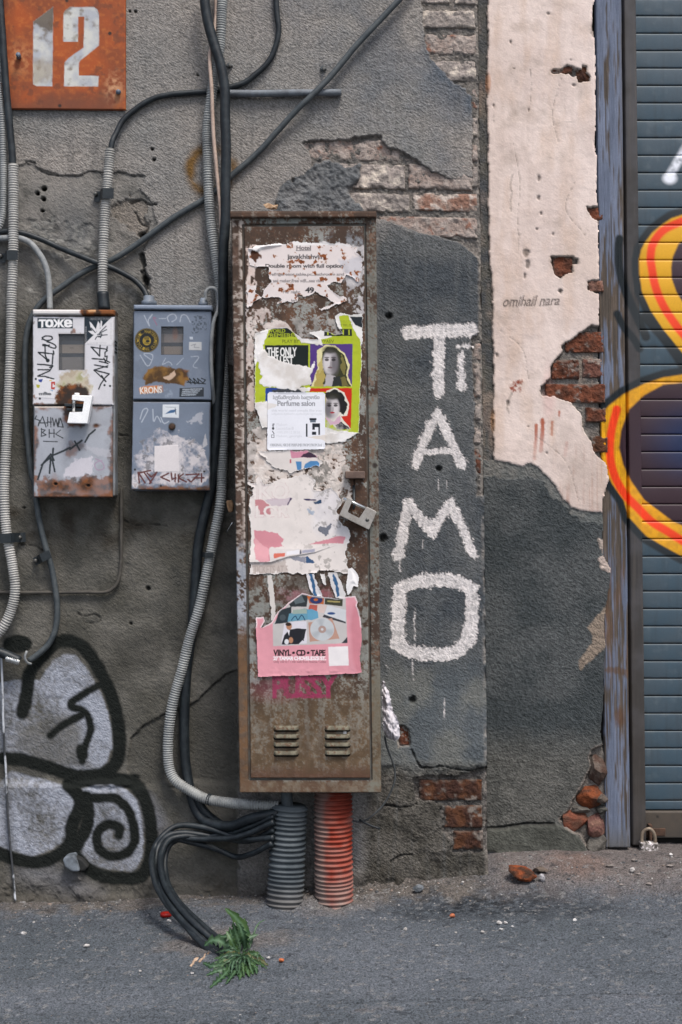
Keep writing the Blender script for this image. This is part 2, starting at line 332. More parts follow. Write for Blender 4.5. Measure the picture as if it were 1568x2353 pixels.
# cracks, holes, peeled spots on the left part
def crack(pts, wd, dp, rough=2.0, col='2e2c29'):
    m = w.line(pts, wd, 1.5, rough, .12, 4); w.H -= dp*m; w.put(m*.7, hx(col))
crack(q(0, 0, [(160, 1010), (220, 1020), (230, 1050), (300, 1090), (400, 1100), (500, 1100), (560, 1075), (640, 1080), (740, 1080), (820, 1100), (905, 1105)]), 2.2, .003)
crack(q(0, 0, [(820, 1270), (890, 1250), (930, 1280), (980, 1280)]), 5, .006); crack(q(0, 0, [(850, 1330), (880, 1400), (930, 1420), (900, 1475)]), 5, .006)
crack(q(0, 1000, [(890, 30), (900, 80), (905, 160), (920, 230)]), 9, .010, 3, '191816'); crack(q(0, 2000, [(780, 130), (850, 160), (950, 150), (1050, 165)]), 3, .004)
crack(q(0, 2000, [(480, 710), (530, 730), (600, 720), (630, 760), (560, 775), (525, 760), (520, 730)]), 3, .003); crack(q(0, 2000, [(130, 280), (220, 290), (290, 330)]), 3, .003)
crack(q(0, 1000, [(230, 1290), (380, 1290), (480, 1275)]), 3, .003); crack(q(0, 1000, [(740, 1160), (800, 1165)]), 3, .003)
for (x, y), r in zip(q(0, 0, [(275, 1180), (235, 1210), (272, 1245), (265, 1320), (895, 1475), (955, 935), (967, 1000), (815, 70), (850, 72), (1240, 470)]), [6, 4.5, 5.5, 4, 9, 3.5, 3.5, 2.8, 3.2, 2.5]):
    m = w.ell(x, y, r, r*.85, .5, .25, .2, 3); w.H -= .016*m; w.put(m, hx('171614'))
for (x, y), r in zip(q(0, 2000, [(820, 777), (930, 555), (150, 50)])+q(800, 1000, [(1185, 415), (1500, 1370)])+q(0, 1000, [(915, 185)])+q(800, 2000, [(1150, 240), (1335, 1255)]), [3, 5, 2.5, 7, 6, 9, 9, 8]):
    m = w.ell(x, y, r, r, .6, .25, .2, 5); w.H -= .01*m; w.put(m*.9, hx('232321'))
spall = w.poly(q(0, 0, [(740, 1260), (850, 1240), (920, 1290), (900, 1330), (940, 1400), (930, 1450), (860, 1480), (800, 1420), (740, 1400), (700, 1330)]), 3, 9, .1, 7); w.H -= .005*spall; w.put(spall*.6, hx('8f857b')); w.B += .6*spall
rough2 = w.poly(q(0, 0, [(120, 1390), (330, 1380), (560, 1420), (640, 1500), (560, 1620), (300, 1580), (120, 1480)]), 6, 14, .07, 8); w.H -= .004*rough2*np.clip(.5+w.nz(.06, 4, 3), 0, 1); w.put(rough2*np.clip(.3+w.nz(.06, 4, 4), 0, 1)*.8, hx('8f8d88'))
# lower layers left of the cabinet: broken render edge, plinth swelling
edge = w.poly(q(0, 2000, [(820, 1500), (900, 1420), (1040, 1340), (1165, 1295), (1230, 1265), (1330, 1170), (1430, 1090), (1475, 1075), (1700, 1050), (1700, 1900), (900, 1900), (800, 1700)]), 1.6, 2.5, .08, 5)
w.H -= .006*edge*sm(1860, 1780, Y); w.put(edge*.5, hx('504e49'))
crack(q(0, 2000, [(820, 1500), (900, 1420), (1040, 1340), (1165, 1295), (1230, 1265), (1330, 1170), (1430, 1090), (1475, 1075)]), 2.6, .002, 1.5)
pl = sm(1790, 1806, Y+8*w.nz(.012, 3, 6))*sm(900, 700, X); w.H += .012*pl; w.H -= .004*w.line([(-20, 1802), (120, 1800), (260, 1812), (330, 1806), (420, 1812)], 8, 5, 5, .06, 5)*(X < 500)
w.H += .014*sm(1990, 2090, Y+25*n_mid)*(1+.5*n_mid)
# peeled patches that bare the brickwork
P1 = q(800, 0, [(640, 900), (700, 880), (840, 880), (930, 868), (1020, 858), (1080, 850), (1140, 848), (1145, 885), (1190, 930), (1240, 940), (1330, 990), (1450, 1070), (1568, 1120)])+q(1730, 0, [(60, 1110), (120, 1122), (255, 1105), (262, 500)])+[(1140, 170), (1140, 1140), (1096, 1140), (1097, 1085), (1090, 1030), (1092, 930), (1087, 860), (1086, 775), (1100, 765), (1101, 600), (1085, 580), (1060, 560)]+q(800, 0, [(1568, 1500), (1470, 1470), (1380, 1460), (1280, 1420), (1200, 1390), (1110, 1370), (1000, 1380), (470, 1380), (470, 1280), (485, 1200), (520, 1160), (590, 1105), (650, 1095), (690, 1060), (705, 1010), (690, 960)])
P2 = q(800, 0, [(1380, -90), (1385, 0), (1400, 60), (1410, 200), (1420, 300), (1450, 360)])+q(1730, 0, [(25, 390), (80, 460), (130, 520), (210, 550), (250, 620), (258, 760), (255, 900), (260, 1100)])+[(1140, 420), (1140, -60)]
P3 = q(1730, 3000, [(-120, 180), (0, 168), (200, 160), (330, 120), (420, 110), (420, 660), (340, 650), (130, 650), (110, 560), (60, 500), (55, 350), (0, 330), (-120, 320)])
P4 = q(800, 2000, [(1225, 1430), (1265, 1415), (1300, 1435), (1318, 1490), (1320, 1545), (1240, 1560)])
h1 = w.poly(P1, 1.2, 3.0, .09, 2); h2 = w.poly(P2, 1.2, 3.0, .09, 4); h3 = w.poly(P3, 1.6, 5, .08, 6); h4 = w.poly(P4, 1.4, 3, .1, 3)
hole = np.maximum.reduce([h1, h2, h3, h4])
lipd = np.clip(w.poly(P1, 10, 3, .09, 2)+w.poly(P2, 10, 3, .09, 4), 0, 1)
w.put(np.clip(lipd-hole, 0, 1)*.5, hx('a8a099'))
w.put(hole, lerp(hx('928a83'), hx('716d69'), np.clip(.5+1.2*n_mid, 0, 1)[..., None]), .95)
smear = w.poly(q(800, 0, [(640, 1040), (800, 1010), (1000, 1040), (1010, 1100), (950, 1180), (1010, 1330), (1000, 1400), (450, 1400), (480, 1180), (600, 1090)]), 8, 12, .05, 4)*h1
w.B *= 1-.45*smear; w.put(smear, lerp(hx('7d7d7d'), hx('656769'), np.clip(.5+1.2*n_mid, 0, 1)[..., None]))
w.H -= hole*(.0105-.0015*n_mid-.002*n_fine); w.H += smear*(.0115+.0015*n_mid); w.H -= .004*h3
rubble = sm(1752, 1770, Y+10*n_mid)*sm(825, 850, X); w.H += rubble*(.004*w.nz(.035, 4, 2)+.004*w.nz(.012, 3, 8)-.004); w.B += .7*rubble
crack(q(800, 3000, [(1330, 0), (1370, 90), (1400, 112), (1480, 110)])+q(1730, 3000, [(60, 105), (230, 135), (350, 110)]), 3.2, .006)
crack(q(800, 3000, [(1200, 700), (1260, 665), (1330, 660)]), 4, .006); crack(q(800, 3000, [(1150, 350), (1280, 360), (1360, 340)]), 4, .005)
# corner arris: worn back, its edge highlight painted on as a broken pale line
arr = sm(9, 0, np.abs(XC(Y)-3-X))*np.clip(.4+1.2*w.nz(.05, 3, 3), 0, 1); w.put(arr*.6, hx('a59d95')); w.H -= .006*sm(8, 0, XC(Y)-X)*(1+1.3*w.nz(.06, 3, 4))
# white brushed letters
STK = fbm(X*.22+.03*Y, Y*.035, 3, 9)
def brush(pts, wd, seed, smooth=False, dry=.55):
    d = wd/2-w.dist(pts, wd/2, 14, smooth); g = .9*n_grit+.8*n_fine
    g = g+.7*STK; m = np.clip((d-1.2+4*w.nz(.07, 3, seed)+5*g*dry)/2+.5, 0, 1); ed = sm(6, -2, d); hit = np.clip(1.35-ed*1.1+1.2*g*ed-.5*(n_grit < -.62), 0, 1); return m*np.clip(hit, 0, 1)
LET = [brush([(938, 763), (985, 759), (1084, 758)], 34, 1), brush([(1010, 765), (1010, 830), (1008, 880), (1010, 900)], 31, 2),
       brush([(1048, 795), (1088, 795)], 11, 3), brush([(1060, 812), (1062, 890)], 21, 4),
       brush([(955, 1066), (978, 1010), (1006, 950)], 27, 5), brush([(1006, 950), (1034, 1005), (1062, 1066)], 27, 6), brush([(975, 1036), (1045, 1034)], 20, 7),
       brush([(915, 1275), (927, 1215), (940, 1156)], 29, 8), brush([(940, 1156), (992, 1222)], 29, 9), brush([(992, 1222), (1036, 1156)], 28, 10), brush([(1036, 1156), (1062, 1210), (1088, 1272)], 25, 11),
       brush([(922, 1352), (955, 1338), (1010, 1332), (1062, 1340), (1085, 1362), (1084, 1420), (1078, 1465), (1052, 1494), (1000, 1504), (945, 1497), (918, 1474), (915, 1410), (920, 1360)], 36, 12, True), brush([(1050, 1338), (1092, 1350)], 22, 13), brush([(905, 1480), (925, 1492)], 24, 15)]
for pts, wd in (([(955, 1395), (953, 1425), (954, 1470)], 4), ([(948, 1516), (949, 1540), (951, 1566)], 4), ([(921, 1275), (919, 1300), (921, 1312)], 4), ([(1008, 1100), (1008, 1125)], 3), ([(1022, 1605), (1021, 1650)], 3), ([(1027, 1105), (1028, 1120)], 3), ([(972, 1240), (972, 1260)], 2.5), ([(890, 1530), (893, 1536)], 5), ([(975, 1490), (973, 1500)], 5)):
    LET.append(w.line(pts, wd, 1.5, 1.5, .3, 2)*np.clip(.7+n_fine, 0, 1))
lw = np.maximum.reduce(LET); w.put(lw*np.clip(.93+.3*STK+.22*n_grit, 0, 1), hx('d9d2d0'), .7); w.H += .0003*lw; w.B *= 1-.72*lw
# silver and black throw-up at the lower left
SIL = [q(0, 2000, [(-60, 1150), (40, 1140), (150, 1130), (250, 1130), (330, 1010), (400, 970), (470, 975), (540, 1050), (600, 1150), (640, 1230), (680, 1350), (700, 1450), (705, 1568)])+q(0, 3000, [(690, 0), (670, 80), (620, 125), (480, 145), (430, 140), (250, 75), (120, 40), (-60, 60)]),
       q(0, 3000, [(-60, 250), (80, 130), (250, 180), (400, 220), (470, 280), (490, 350), (440, 430), (415, 560), (330, 620), (200, 670), (90, 630), (-60, 580)]),
       q(0, 3000, [(520, 240), (620, 205), (720, 205), (800, 250), (860, 310), (890, 420), (905, 560), (890, 680), (840, 760), (700, 745), (590, 720), (510, 640), (505, 590), (560, 480), (580, 370)])]
sil = np.maximum.reduce([w.poly(p, 5, 2, .08, i) for i, p in enumerate(SIL)])
fade = np.clip(.74+.6*w.nz(.012, 4, 3)+.35*n_fine, 0, 1)
grey = w.poly(q(0, 2000, [(130, 1430), (300, 1340), (420, 1330), (520, 1420), (520, 1640), (640, 1700), (300, 1680), (60, 1560)]), 30)*.75
w.put(sil*fade*(1-grey), hx('999da8'), .45); w.put(w.ell(640, 1895, 35, 60, .9)*.25*(X < 660), hx('8d90a0'))
w.put(w.poly(q(0, 3000, [(880, 250), (960, 300), (1050, 460), (1000, 520), (900, 480)]), 30)*.3, hx('9a9dac')); w.put(w.poly(q(0, 3000, [(100, 700), (400, 720), (640, 880), (500, 900), (100, 800)]), 50)*.18, hx('9a9dac'))
BLK = [(q(0, 2000, [(140, 1335), (165, 1220), (185, 1090), (250, 1000), (340, 905), (430, 885), (520, 925), (600, 1030), (680, 1190), (730, 1350), (748, 1500)])+q(0, 3000, [(748, 0), (725, 90), (650, 150), (560, 165), (450, 160), (300, 110), (140, 65), (20, 55)]), 31),
       (q(0, 2000, [(615, 1165), (540, 1210), (455, 1265), (450, 1300), (530, 1330), (568, 1420), (550, 1500), (525, 1580), (515, 1640)]), 18), (q(0, 2000, [(510, 1350), (400, 1410), (318, 1478)]), 19), (q(0, 3000, [(510, 0), (515, 35)]), 28),
       (q(0, 3000, [(430, 215), (505, 300), (495, 380), (455, 470), (450, 560), (390, 640), (250, 700), (100, 680), (-60, 620)]), 30), (q(0, 3000, [(460, 210), (640, 178), (790, 195), (885, 260), (935, 380), (955, 520), (945, 680), (890, 785), (760, 800), (600, 765), (480, 660), (455, 560)]), 30),
       (q(0, 3000, [(530, 290), (620, 300), (720, 300), (800, 360), (838, 450), (848, 560), (800, 640), (700, 660), (630, 620), (612, 540), (640, 485), (700, 462), (755, 490), (750, 530)]), 23), (q(0, 3000, [(540, 290), (560, 400), (540, 500), (480, 600)]), 30), (q(0, 3000, [(500, 185), (640, 175), (760, 165), (860, 175)]), 12)]
bk = np.maximum.reduce([w.line(p, t*1.0, 6, 1.5, .08, i) for i, (p, t) in enumerate(BLK)]+[w.ell(*q(0, 2000, [(110, 905)])[0], 34, 21, .2, .05), w.poly(q(0, 3000, [(400, 540), (520, 520), (520, 700), (470, 760), (380, 690)]), 8)*.8])
bk = np.maximum(bk, w.line(q(0, 2000, [(-10, 1280), (20, 1568)])+q(0, 3000, [(40, 300), (70, 640)]), 24, 14)*.35)
w.put(np.clip(bk*1.02, 0, 1), hx('191c1a'), .8)
# keep a sound corner: the last columns turn back to form the reveal
out = X > XC(Y); w.X = np.where(out, XC(Y)+(X-1127)*.02, X); w.H = np.where(out, np.where(X > 1133, -.30, w.H-.004), w.H)
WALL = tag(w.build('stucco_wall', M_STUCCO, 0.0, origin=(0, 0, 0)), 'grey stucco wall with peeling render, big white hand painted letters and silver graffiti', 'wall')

# ---------------------------------------------------------------- bricks of the bared courses
def brick(parent, x0, y0, x1, y1, d, seed, pal, thick=.03, skew=0, rnd=5, p=3.2):
    s = Sheet.quad([(x0, y0+skew), (x1, y0), (x1, y1), (x0, y1+skew)], p); o = random.Random(seed)
    n1 = s.nz(.05, 4, seed); n2 = s.nz(.18, 3, seed+3); b = s.border()+8*s.nz(.07, 4, seed+7)
    s.H += .0035*n1+.002*n2+o.uniform(-.0015, .0015); s.H -= .0055*(1-sm(0, rnd, b))
    e = s.border() < 1e-6; s.H[e] -= thick
    c1, c2, c3, t = [pal[i] if i == 3 else hx(pal[i]) for i in range(4)]
    s.C[..., :3] = lerp(c1, c2, np.clip(.5+1.3*n1, 0, 1)[..., None]); s.put(np.clip(sm(t, t+.35, s.nz(.045, 4, seed+11)+.35*n2), 0, 1), c3); s.put((1-sm(0, 7, b))*.6, hx('7d756e'))
    s.B[:] = 1; return s.build('brick', M_BRICK, d, parent)
LIME = ('a08f86', 'ada098', '946c5c', .5); LIME2 = ('a8968b', '9a7666', 'c9bbb1', .12); RED = ('60402f', '46312a', '7d746d', .42); RED2 = ('7a4a38', '5a3b30', '8a7d75', .42); PALE = ('aca099', '978e88', 'd0c3b6', .22)
sdn = 20
def row(parent, y0, y1, cuts, d, pal, gap=6, skew=0):
    global sdn
    for a, b in zip(cuts[:-1], cuts[1:]):
        sdn += 1; brick(parent, a+gap/2, y0+random.uniform(-2, 2), b-gap/2, y1+random.uniform(-2, 2), d+random.uniform(-.0012, .0012), sdn, pal if not isinstance(pal, list) else pal[sdn % len(pal)], skew=skew)
# middle patch: courses sink slightly to the right
row(WALL, 322, 375, [690, 960], -.0072, [LIME], 3, -4); row(WALL, 378, 440, [700, 935, 1090], -.0066, [PALE, LIME], 2, -6)
row(WALL, 445, 492, [800, 945, 1101], -.0062, [PALE, LIME2], 2, -5); row(WALL, 496, 549, [868, 1102], -.0068, [LIME], 3, -5)
# top right patch and the toothed corner strip
row(WALL, -42, 11, [960, 1040, 1100], -.0075, PALE); row(WALL, 19, 68, [962, 1098], -.0065, PALE); row(WALL, 76, 128, [966, 1100], -.0075, [LIME, PALE]); row(WALL, 137, 190, [990, 1101], -.0065, PALE)
for y0, y1 in ((198, 252), (266, 314), (328, 373), (380, 432)): row(WALL, y0, y1, [1078, 1101.5], -.0075, [LIME, PALE], 1)
for y0, y1, pal in ((780, 828, LIME), (834, 916, LIME), (926, 968, PALE), (975, 1022, LIME), (1030, 1090, RED2)): row(WALL, y0, y1, [1084, 1109], -.0070, pal, 1)
# bottom patch
row(WALL, 1790, 1842, [958, 1114], -.010, RED); row(WALL, 1848, 1903, [1016, 1115], -.010, RED); row(WALL, 1909, 1957, [1036, 1117], -.010, RED); row(WALL, 1664, 1716, [912, 950], -.009, RED2)

# ---------------------------------------------------------------- cream plastered wall in the recess
RD = -.15
ys = np.r_[-900, -400, np.arange(-60, 2010, 2.5)]; xs = np.r_[1060, np.arange(1090, 1412, 2.5)]
s = Sheet(xs, ys); X, Y = s.X, s.Y; n1 = s.nz(.03, 4, 3); n2 = s.nz(.15, 3, 4); nb = s.nz(.008, 4, 6); ng = s.nz(.3, 2, 5)
s.C[..., :3] = lerp(hx('decdc5'), hx('d2c0b8'), np.clip(.45+.8*nb+.25*n1, 0, 1)[..., None]); s.B[:] = .09
s.put(np.clip(fbm(X*.06, Y*.004, 4, 2)-.1, 0, 1)*.3, hx('b7a398')); s.put(sm(850, 1050, Y)*np.clip(n1, 0, 1)*.4, hx('bdb0a8'))
s.put(sm(480, 560, Y+30*nb)*sm(1270, 1330, X+30*n1)*sm(760, 600, Y)*.45, hx('c5b1a4')); s.put(sm(900, 1080, Y+30*n1)*sm(1240, 1300, X)*.55, hx('b9a79d'))
s.H += .0012*nb+.0006*n1+.0003*n2
lower = s.poly(q(1730, 1000, [(-100, 1300), (340, 1315), (400, 1315), (480, 1335), (560, 1355), (620, 1335), (680, 1375), (760, 1460), (820, 1568)])+q(1730, 2000, [(830, 0), (880, 50), (960, 70), (1020, 80), (1130, 80), (1300, 80), (1300, 2200), (-100, 2200)]), 1.6, 2, .09, 3)
band = s.poly(q(1730, 1000, [(-100, 1420), (380, 1420), (480, 1440), (640, 1420), (700, 1460), (760, 1568)])+q(1730, 2000, [(780, 0), (850, 60), (930, 130), (1080, 150), (1400, 180), (1400, 2200), (-100, 2200)]), 3, 5, .08, 6)
s.put(lower, lerp(hx('666968'), hx('787672'), np.clip(.5+n1, 0, 1)[..., None])); s.put(lower*band, lerp(hx('5b5e5f'), hx('484d4f'), np.clip(.5+1.1*s.nz(.012, 4, 8), 0, 1)[..., None])); s.put(lower*sm(1650, 1760, Y+20*n1), lerp(hx('6d6c68'), hx('5b5b58'), np.clip(.5+n1, 0, 1)[..., None]))
s.B = np.where(lower > .5, np.where(band > .5, 1.0, .6), s.B); s.H -= .0035*lower; s.H += lower*(.0007*n2+.0006*ng)
for pts, c in ((q(1730, 2000, [(1040, 370), (1080, 345), (1150, 400), (1150, 470), (1110, 455), (1060, 440)]), 'c9b7ad'), (q(1730, 2000, [(970, 800), (1040, 720), (1100, 650), (1110, 900), (1020, 990), (930, 1070), (920, 1010), (1000, 900), (1010, 850)]), '97887a'), (q(1730, 2000, [(1035, 240), (1090, 250), (1070, 340), (1050, 300)]), 'b7a89e')):
    m = s.poly(pts, 1.8, 3, .1, 7); s.put(m, hx(c)); s.H += .0015*m
wedge = s.poly(q(1730, 3000, [(300, 500), (440, 492), (600, 470), (780, 468), (850, 490), (910, 535), (995, 655), (600, 700), (300, 700)]), 2, 2, .08, 4); s.put(wedge, lerp(hx('5d5e58'), hx('4c4d48'), np.clip(.5+n1, 0, 1)[..., None])); s.B = np.where(wedge > .5, .6, s.B); s.H += .02*wedge
gap = s.line(q(1730, 3000, [(340, 490), (440, 488), (600, 466), (760, 466)]), 4, 2, 2, .1, 3); s.H -= .01*gap; s.put(gap*.6, hx('2c2b28'))
# strip in the corner that never got the cream coat
strip = 1-np.clip((X-(1119+.0105*Y+3.5*fbm(Y*.03, Y*0, 4, 3)+sm(600, 640, Y)*6*(Y < 1060)))/1.5+.5, 0, 1); strip = strip*(1-lower)
s.put(strip, lerp(hx('66645f'), hx('55575a'), np.clip(.5+n1, 0, 1)[..., None])); s.H -= .007*strip; s.B = np.where(strip > .5, 1.0, s.B)
s.put(s.ell(*q(1730, 0, [(352, 520)])[0], 6, 22, .6)*.6, hx('b8794a')); s.put(s.ell(*q(1730, 1000, [(382, 1070)])[0], 5, 24, .6)*.6, hx('c08a55'))
# bared brick
HB = [q(1730, 0, [(735, 462), (750, 442), (800, 438), (850, 410), (910, 430), (940, 440), (945, 412), (965, 415), (970, 455), (992, 480), (985, 505), (960, 512), (920, 512), (905, 480), (870, 480), (860, 462), (800, 460)]), q(1730, 0, [(975, 1298), (1060, 1300), (1060, 1390), (1020, 1370), (990, 1350)]), q(1730, 1000, [(745, 45), (830, 40), (880, 42), (915, 60), (915, 85), (880, 90), (882, 140), (840, 150), (805, 178), (770, 150), (755, 100)]), q(1730, 1000, [(975, 200), (1010, 190), (1080, 190), (1080, 272), (1020, 262), (980, 250)]),
      q(1730, 1000, [(1100, 470), (1050, 478), (1000, 475), (930, 520), (880, 565), (840, 580), (812, 602), (822, 640), (770, 690), (740, 740), (745, 800), (690, 855), (678, 885), (690, 915), (760, 915), (870, 960), (935, 1030), (950, 1120), (1000, 1200), (1025, 1280), (1070, 1320), (1100, 1330)]),
      q(1730, 3000, [(1120, -40), (1010, 0), (990, 50), (1000, 100), (950, 220), (900, 300), (860, 380), (805, 440), (860, 495), (930, 530), (1000, 640), (1150, 640)]), q(1730, 1000, [(485, 850), (510, 815), (565, 815), (562, 885), (500, 895)])]
hb = np.maximum.reduce([s.poly(p, 1.2, 2.2, .12, i) for i, p in enumerate(HB[:6])]); lip = np.maximum.reduce([s.poly(p, 4, 2.2, .12, i, grow=4) for i, p in enumerate(HB[:6])])
s.put(np.clip(lip-hb, 0, 1)*.6, hx('a79a90')); s.put(hb, lerp(hx('8f8a84'), hx('77706a'), np.clip(.5+n1, 0, 1)[..., None])); s.H -= hb*(.014+.002*n2); s.B = np.where(hb > .5, 1.0, s.B)
m = s.poly(HB[6], 2, 4, .2, 6); s.put(m*np.clip(.5+1.2*n2, 0, 1), hx('8c4a3b')); s.put(s.ell(1262, 905, 14, 60, .9)*.25, hx('c98a85'))
# small knocks, scratches, drips and the scrawled name
for x, y, rx, ry in [(x, y, rx, ry) for (x, y), (rx, ry) in zip(q(1730, 0, [(728, 85), (492, 262), (888, 533), (668, 1118), (668, 1240), (683, 1340), (655, 1437), (757, 1467), (385, 662), (605, 688), (1012, 190), (870, 375), (512, 430)])+q(1730, 1000, [(590, 20), (600, 90), (580, 160), (405, 660), (720, 1273), (602, 1108), (475, 960), (800, 255), (805, 262)]), [(3, 3), (2.5, 5), (5, 3), (4, 7), (4, 5), (3, 4), (2, 3), (3, 3), (2, 3), (2, 4), (7, 14), (2, 2), (2, 2), (7, 10), (5, 10), (3, 7), (3, 6), (2, 3), (1.5, 2), (4, 6), (5, 4), (4, 5)])]:
    m = s.ell(x, y, rx, ry, .5, .3, .25, 4); s.H -= .003*m; s.put(m*.8, hx('6e655f'))
for pts, wd, c, a in ((q(1730, 0, [(615, 435), (620, 485), (622, 560), (612, 690)]), 1.8, '6b625d', .6), (q(1730, 0, [(505, 1095), (490, 1160), (500, 1200), (492, 1260), (495, 1320)]), 3.5, '7c736d', .55), (q(1730, 0, [(540, 1450), (543, 1568)]), 2, '8d8078', .5), (q(1730, 0, [(390, 660), (388, 760)]), 2, '8d8078', .5), (q(1730, 1000, [(500, 900), (470, 970), (480, 1020)]), 5, '8d827a', .6), (q(1730, 0, [(730, 800), (800, 770), (900, 762)]), 1.2, '8d827a', .5)):
    s.put(s.line(pts, wd, 1.5, 1.2, .25, 3)*a, hx(c))
for pts, wd in ((q(1730, 1000, [(652, 1100), (650, 1180), (640, 1310)]), 7), (q(1730, 1000, [(692, 1065), (692, 1150), (682, 1260)]), 9), (q(1730, 1000, [(752, 1080), (750, 1160)]), 6), (q(1730, 1000, [(797, 1010), (795, 1040)]), 3.5), (q(1730, 1000, [(845, 1210), (832, 1290)]), 8)):
    d = sm(q(1730, 1000, [(0, 1300)])[0][1], q(1730, 1000, [(0, 1080)])[0][1], Y); s.put(s.line(pts, wd, 2.5, 1, .2, 2)*(.35+.6*d)*(1 if wd != 8 else .5), hx('a3553c'))
s.put(np.clip(fbm(X*.03, Y*.008, 4, 12)-.12, 0, 1)*.55*(1-lower), hx('c4a893')); s.put(np.clip(s.nz(.02, 4, 14)-.3, 0, 1)*(1-lower)*.7, hx('a8978c'))
for pts in ([(1180, 330), (1195, 420), (1190, 520), (1210, 590)], [(1290, 180), (1270, 260), (1285, 330)], [(1150, 760), (1200, 800), (1215, 870)], [(1230, 1000), (1300, 1060), (1330, 1150)], [(1320, 420), (1300, 480), (1345, 540)]): s.put(s.line(pts, 1.2, 1, 1.6, .2, 4)*.55, hx('84776e')); s.H -= .001*s.line(pts, 1.6, 1, 1.6, .2, 4)
sc_ = np.clip(fbm(X*.2, Y*.012, 3, 8)-.15, 0, 1)*sm(1000, 1040, Y)*(1-lower); s.put(sc_*.5*sm(1260, 1300, X+20*n1), hx('9c6a55'))
s.put(s.text('omihail nara', *q(1730, 1000, [(448, 288), (800, 356)])[0], *q(1730, 1000, [(448, 282), (802, 352)])[1], e=.35, rot=-.03, shear=.3)*.9, hx('4a4340'))
edge = sm(0, 6, XE := (X-(1367+.0135*Y)))                     # crumbling edge beside the post
lim = np.interp(Y, [y for _, y in q(1730, 0, [(0, -200), (0, 0), (0, 60), (0, 150), (0, 200), (0, 260), (0, 400), (0, 600), (0, 780), (0, 900), (0, 1000), (0, 1200), (0, 1300), (0, 1568)])+q(1730, 1000, [(0, 100), (0, 500), (0, 1280), (0, 1350), (0, 1450), (0, 1560)])+q(1730, 2000, [(0, 100), (0, 240), (0, 350), (0, 420), (0, 480), (0, 600), (0, 700), (0, 830), (0, 920), (0, 1040), (0, 1300), (0, 1460), (0, 1568)])+q(1730, 3000, [(0, 50), (0, 650)])],
                [x for x, _ in q(1730, 0, [(1020, 0), (1020, 0), (1010, 0), (1006, 0), (1015, 0), (1025, 0), (1030, 0), (1030, 0), (1032, 0), (1020, 0), (1040, 0), (1035, 0), (1045, 0), (1048, 0)])+q(1730, 1000, [(1050, 0), (1052, 0), (1066, 0), (1100, 0), (1112, 0), (1075, 0)])+q(1730, 2000, [(1075, 0), (1075, 0), (1082, 0), (1120, 0), (1127, 0), (1110, 0), (1088, 0), (1085, 0), (1096, 0), (1086, 0), (1080, 0), (1062, 0), (1085, 0)])+q(1730, 3000, [(1100, 0), (1110, 0)])])
s.M = X < lim+1.5*fbm(Y*.12, Y*0, 3, 4); be = sm(5, 0, lim-X); s.H -= .006*be*(1+n2)
back = Sheet.rect(1355, -60, 1400, 2010, 6); back.fill(hx('2a2724')); 
CREAM = tag(s.build('cream_wall', M_STUCCO, RD, origin=(W(1250, 2000, RD).x, .15, 0)), 'cream painted wall strip with red brick showing, dark grey render on its lower half', 'wall')
back.build('backing', M_STUCCO, RD-.03, CREAM)
cd = RD-.006
for a in ((1297, 760, 1392, 812, RED2), (1267, 824, 1334, 873, RED2), (1337, 822, 1393, 870, ('7a5348', '6d4b42', '93857c', .3)), (1252, 880, 1394, 928, RED2), (1345, 934, 1396, 972, RED2), (1356, 1000, 1400, 1042, RED), (1268, 588, 1318, 640, RED2), (1350, 642, 1390, 672, ('8c6a5d', '7c5748', '9c8f86', .2)), (1348, 474, 1390, 510, RED2), (1262, 150, 1318, 172, RED2), (1322, 148, 1362, 190, RED)):
    sdn += 1; brick(CREAM, a[0], a[1], a[2], a[3], cd+random.uniform(-.002, .002), sdn, a[4], .025, p=2.6)
# loose rubble bricks at the broken foot of the wall
def lump(name, cx, cy, rx, ry, d, dz, seed, mat, c1, c2, parent=None, rot=0, flat=.25, k=None):
    bm = bmesh.new(); bmesh.ops.create_icosphere(bm, subdivisions=4, radius=1); k = (D-d)/D; c = W(cx, cy, d); R = random.Random(seed); o = Vector((R.uniform(0, 50), R.uniform(0, 50), R.uniform(0, 50)))
    pl = [(Vector((R.gauss(0, 1), R.gauss(0, 1), R.gauss(0, 1))).normalized(), R.uniform(.5, .8)) for _ in range(12)]
    for v in bm.verts:
        p = v.co.copy()
        for n_, t_ in pl:
            e = p.dot(n_)-t_
            if e > 0: p -= n_*e*.9
        p *= 1+.10*mnoise.noise(p*2.2+o)+.05*mnoise.noise(p*6+o)
        x, z = p.x*rx*S*k, p.z*ry*S*k; ca, sa = math.cos(rot), math.sin(rot); v.co = Vector((x*ca-z*sa, p.y*dz, x*sa+z*ca))+c
    V = np.array([v.co for v in bm.verts]); F = np.array([[v.index for v in f.verts] for f in bm.faces]); bm.free()
    t = np.clip(.5+1.2*fbm(V[:, 0]*60, V[:, 2]*60+V[:, 1]*70, 4, seed), 0, 1)[:, None]; C = np.c_[lerp(hx(c1), hx(c2), t), np.full(len(V), .95)]
    return mesh_obj(name, V, F, mat, parent, None, C, np.ones(len(V)))
for i, (x0, y0, x1, y1, c1, c2) in enumerate(((985, 25, 1095, 205, '54423a', '6c6058'), (905, 218, 1065, 352, '80482f', '573b30'), (815, 378, 972, 515, '7a4a3a', '66483c'), (958, 398, 1085, 535, '71504a', '8a6a5c'), (1020, 262, 1095, 335, '6b6058', '57504a'), (1030, 340, 1090, 400, '5c5a55', '4b4a46'), (965, 525, 1090, 660, '6a6660', '57534e'), (870, 345, 990, 395, '6e6a64', '5c5853'))):
    (a, b), (c, d_) = q(1730, 3000, [(x0, y0), (x1, y1)]); lump('brick', (a+c)/2, (b+d_)/2, (c-a)*.62, (d_-b)*.6, -.165, .028, 60+i, M_BRICK, c1, c2, CREAM)

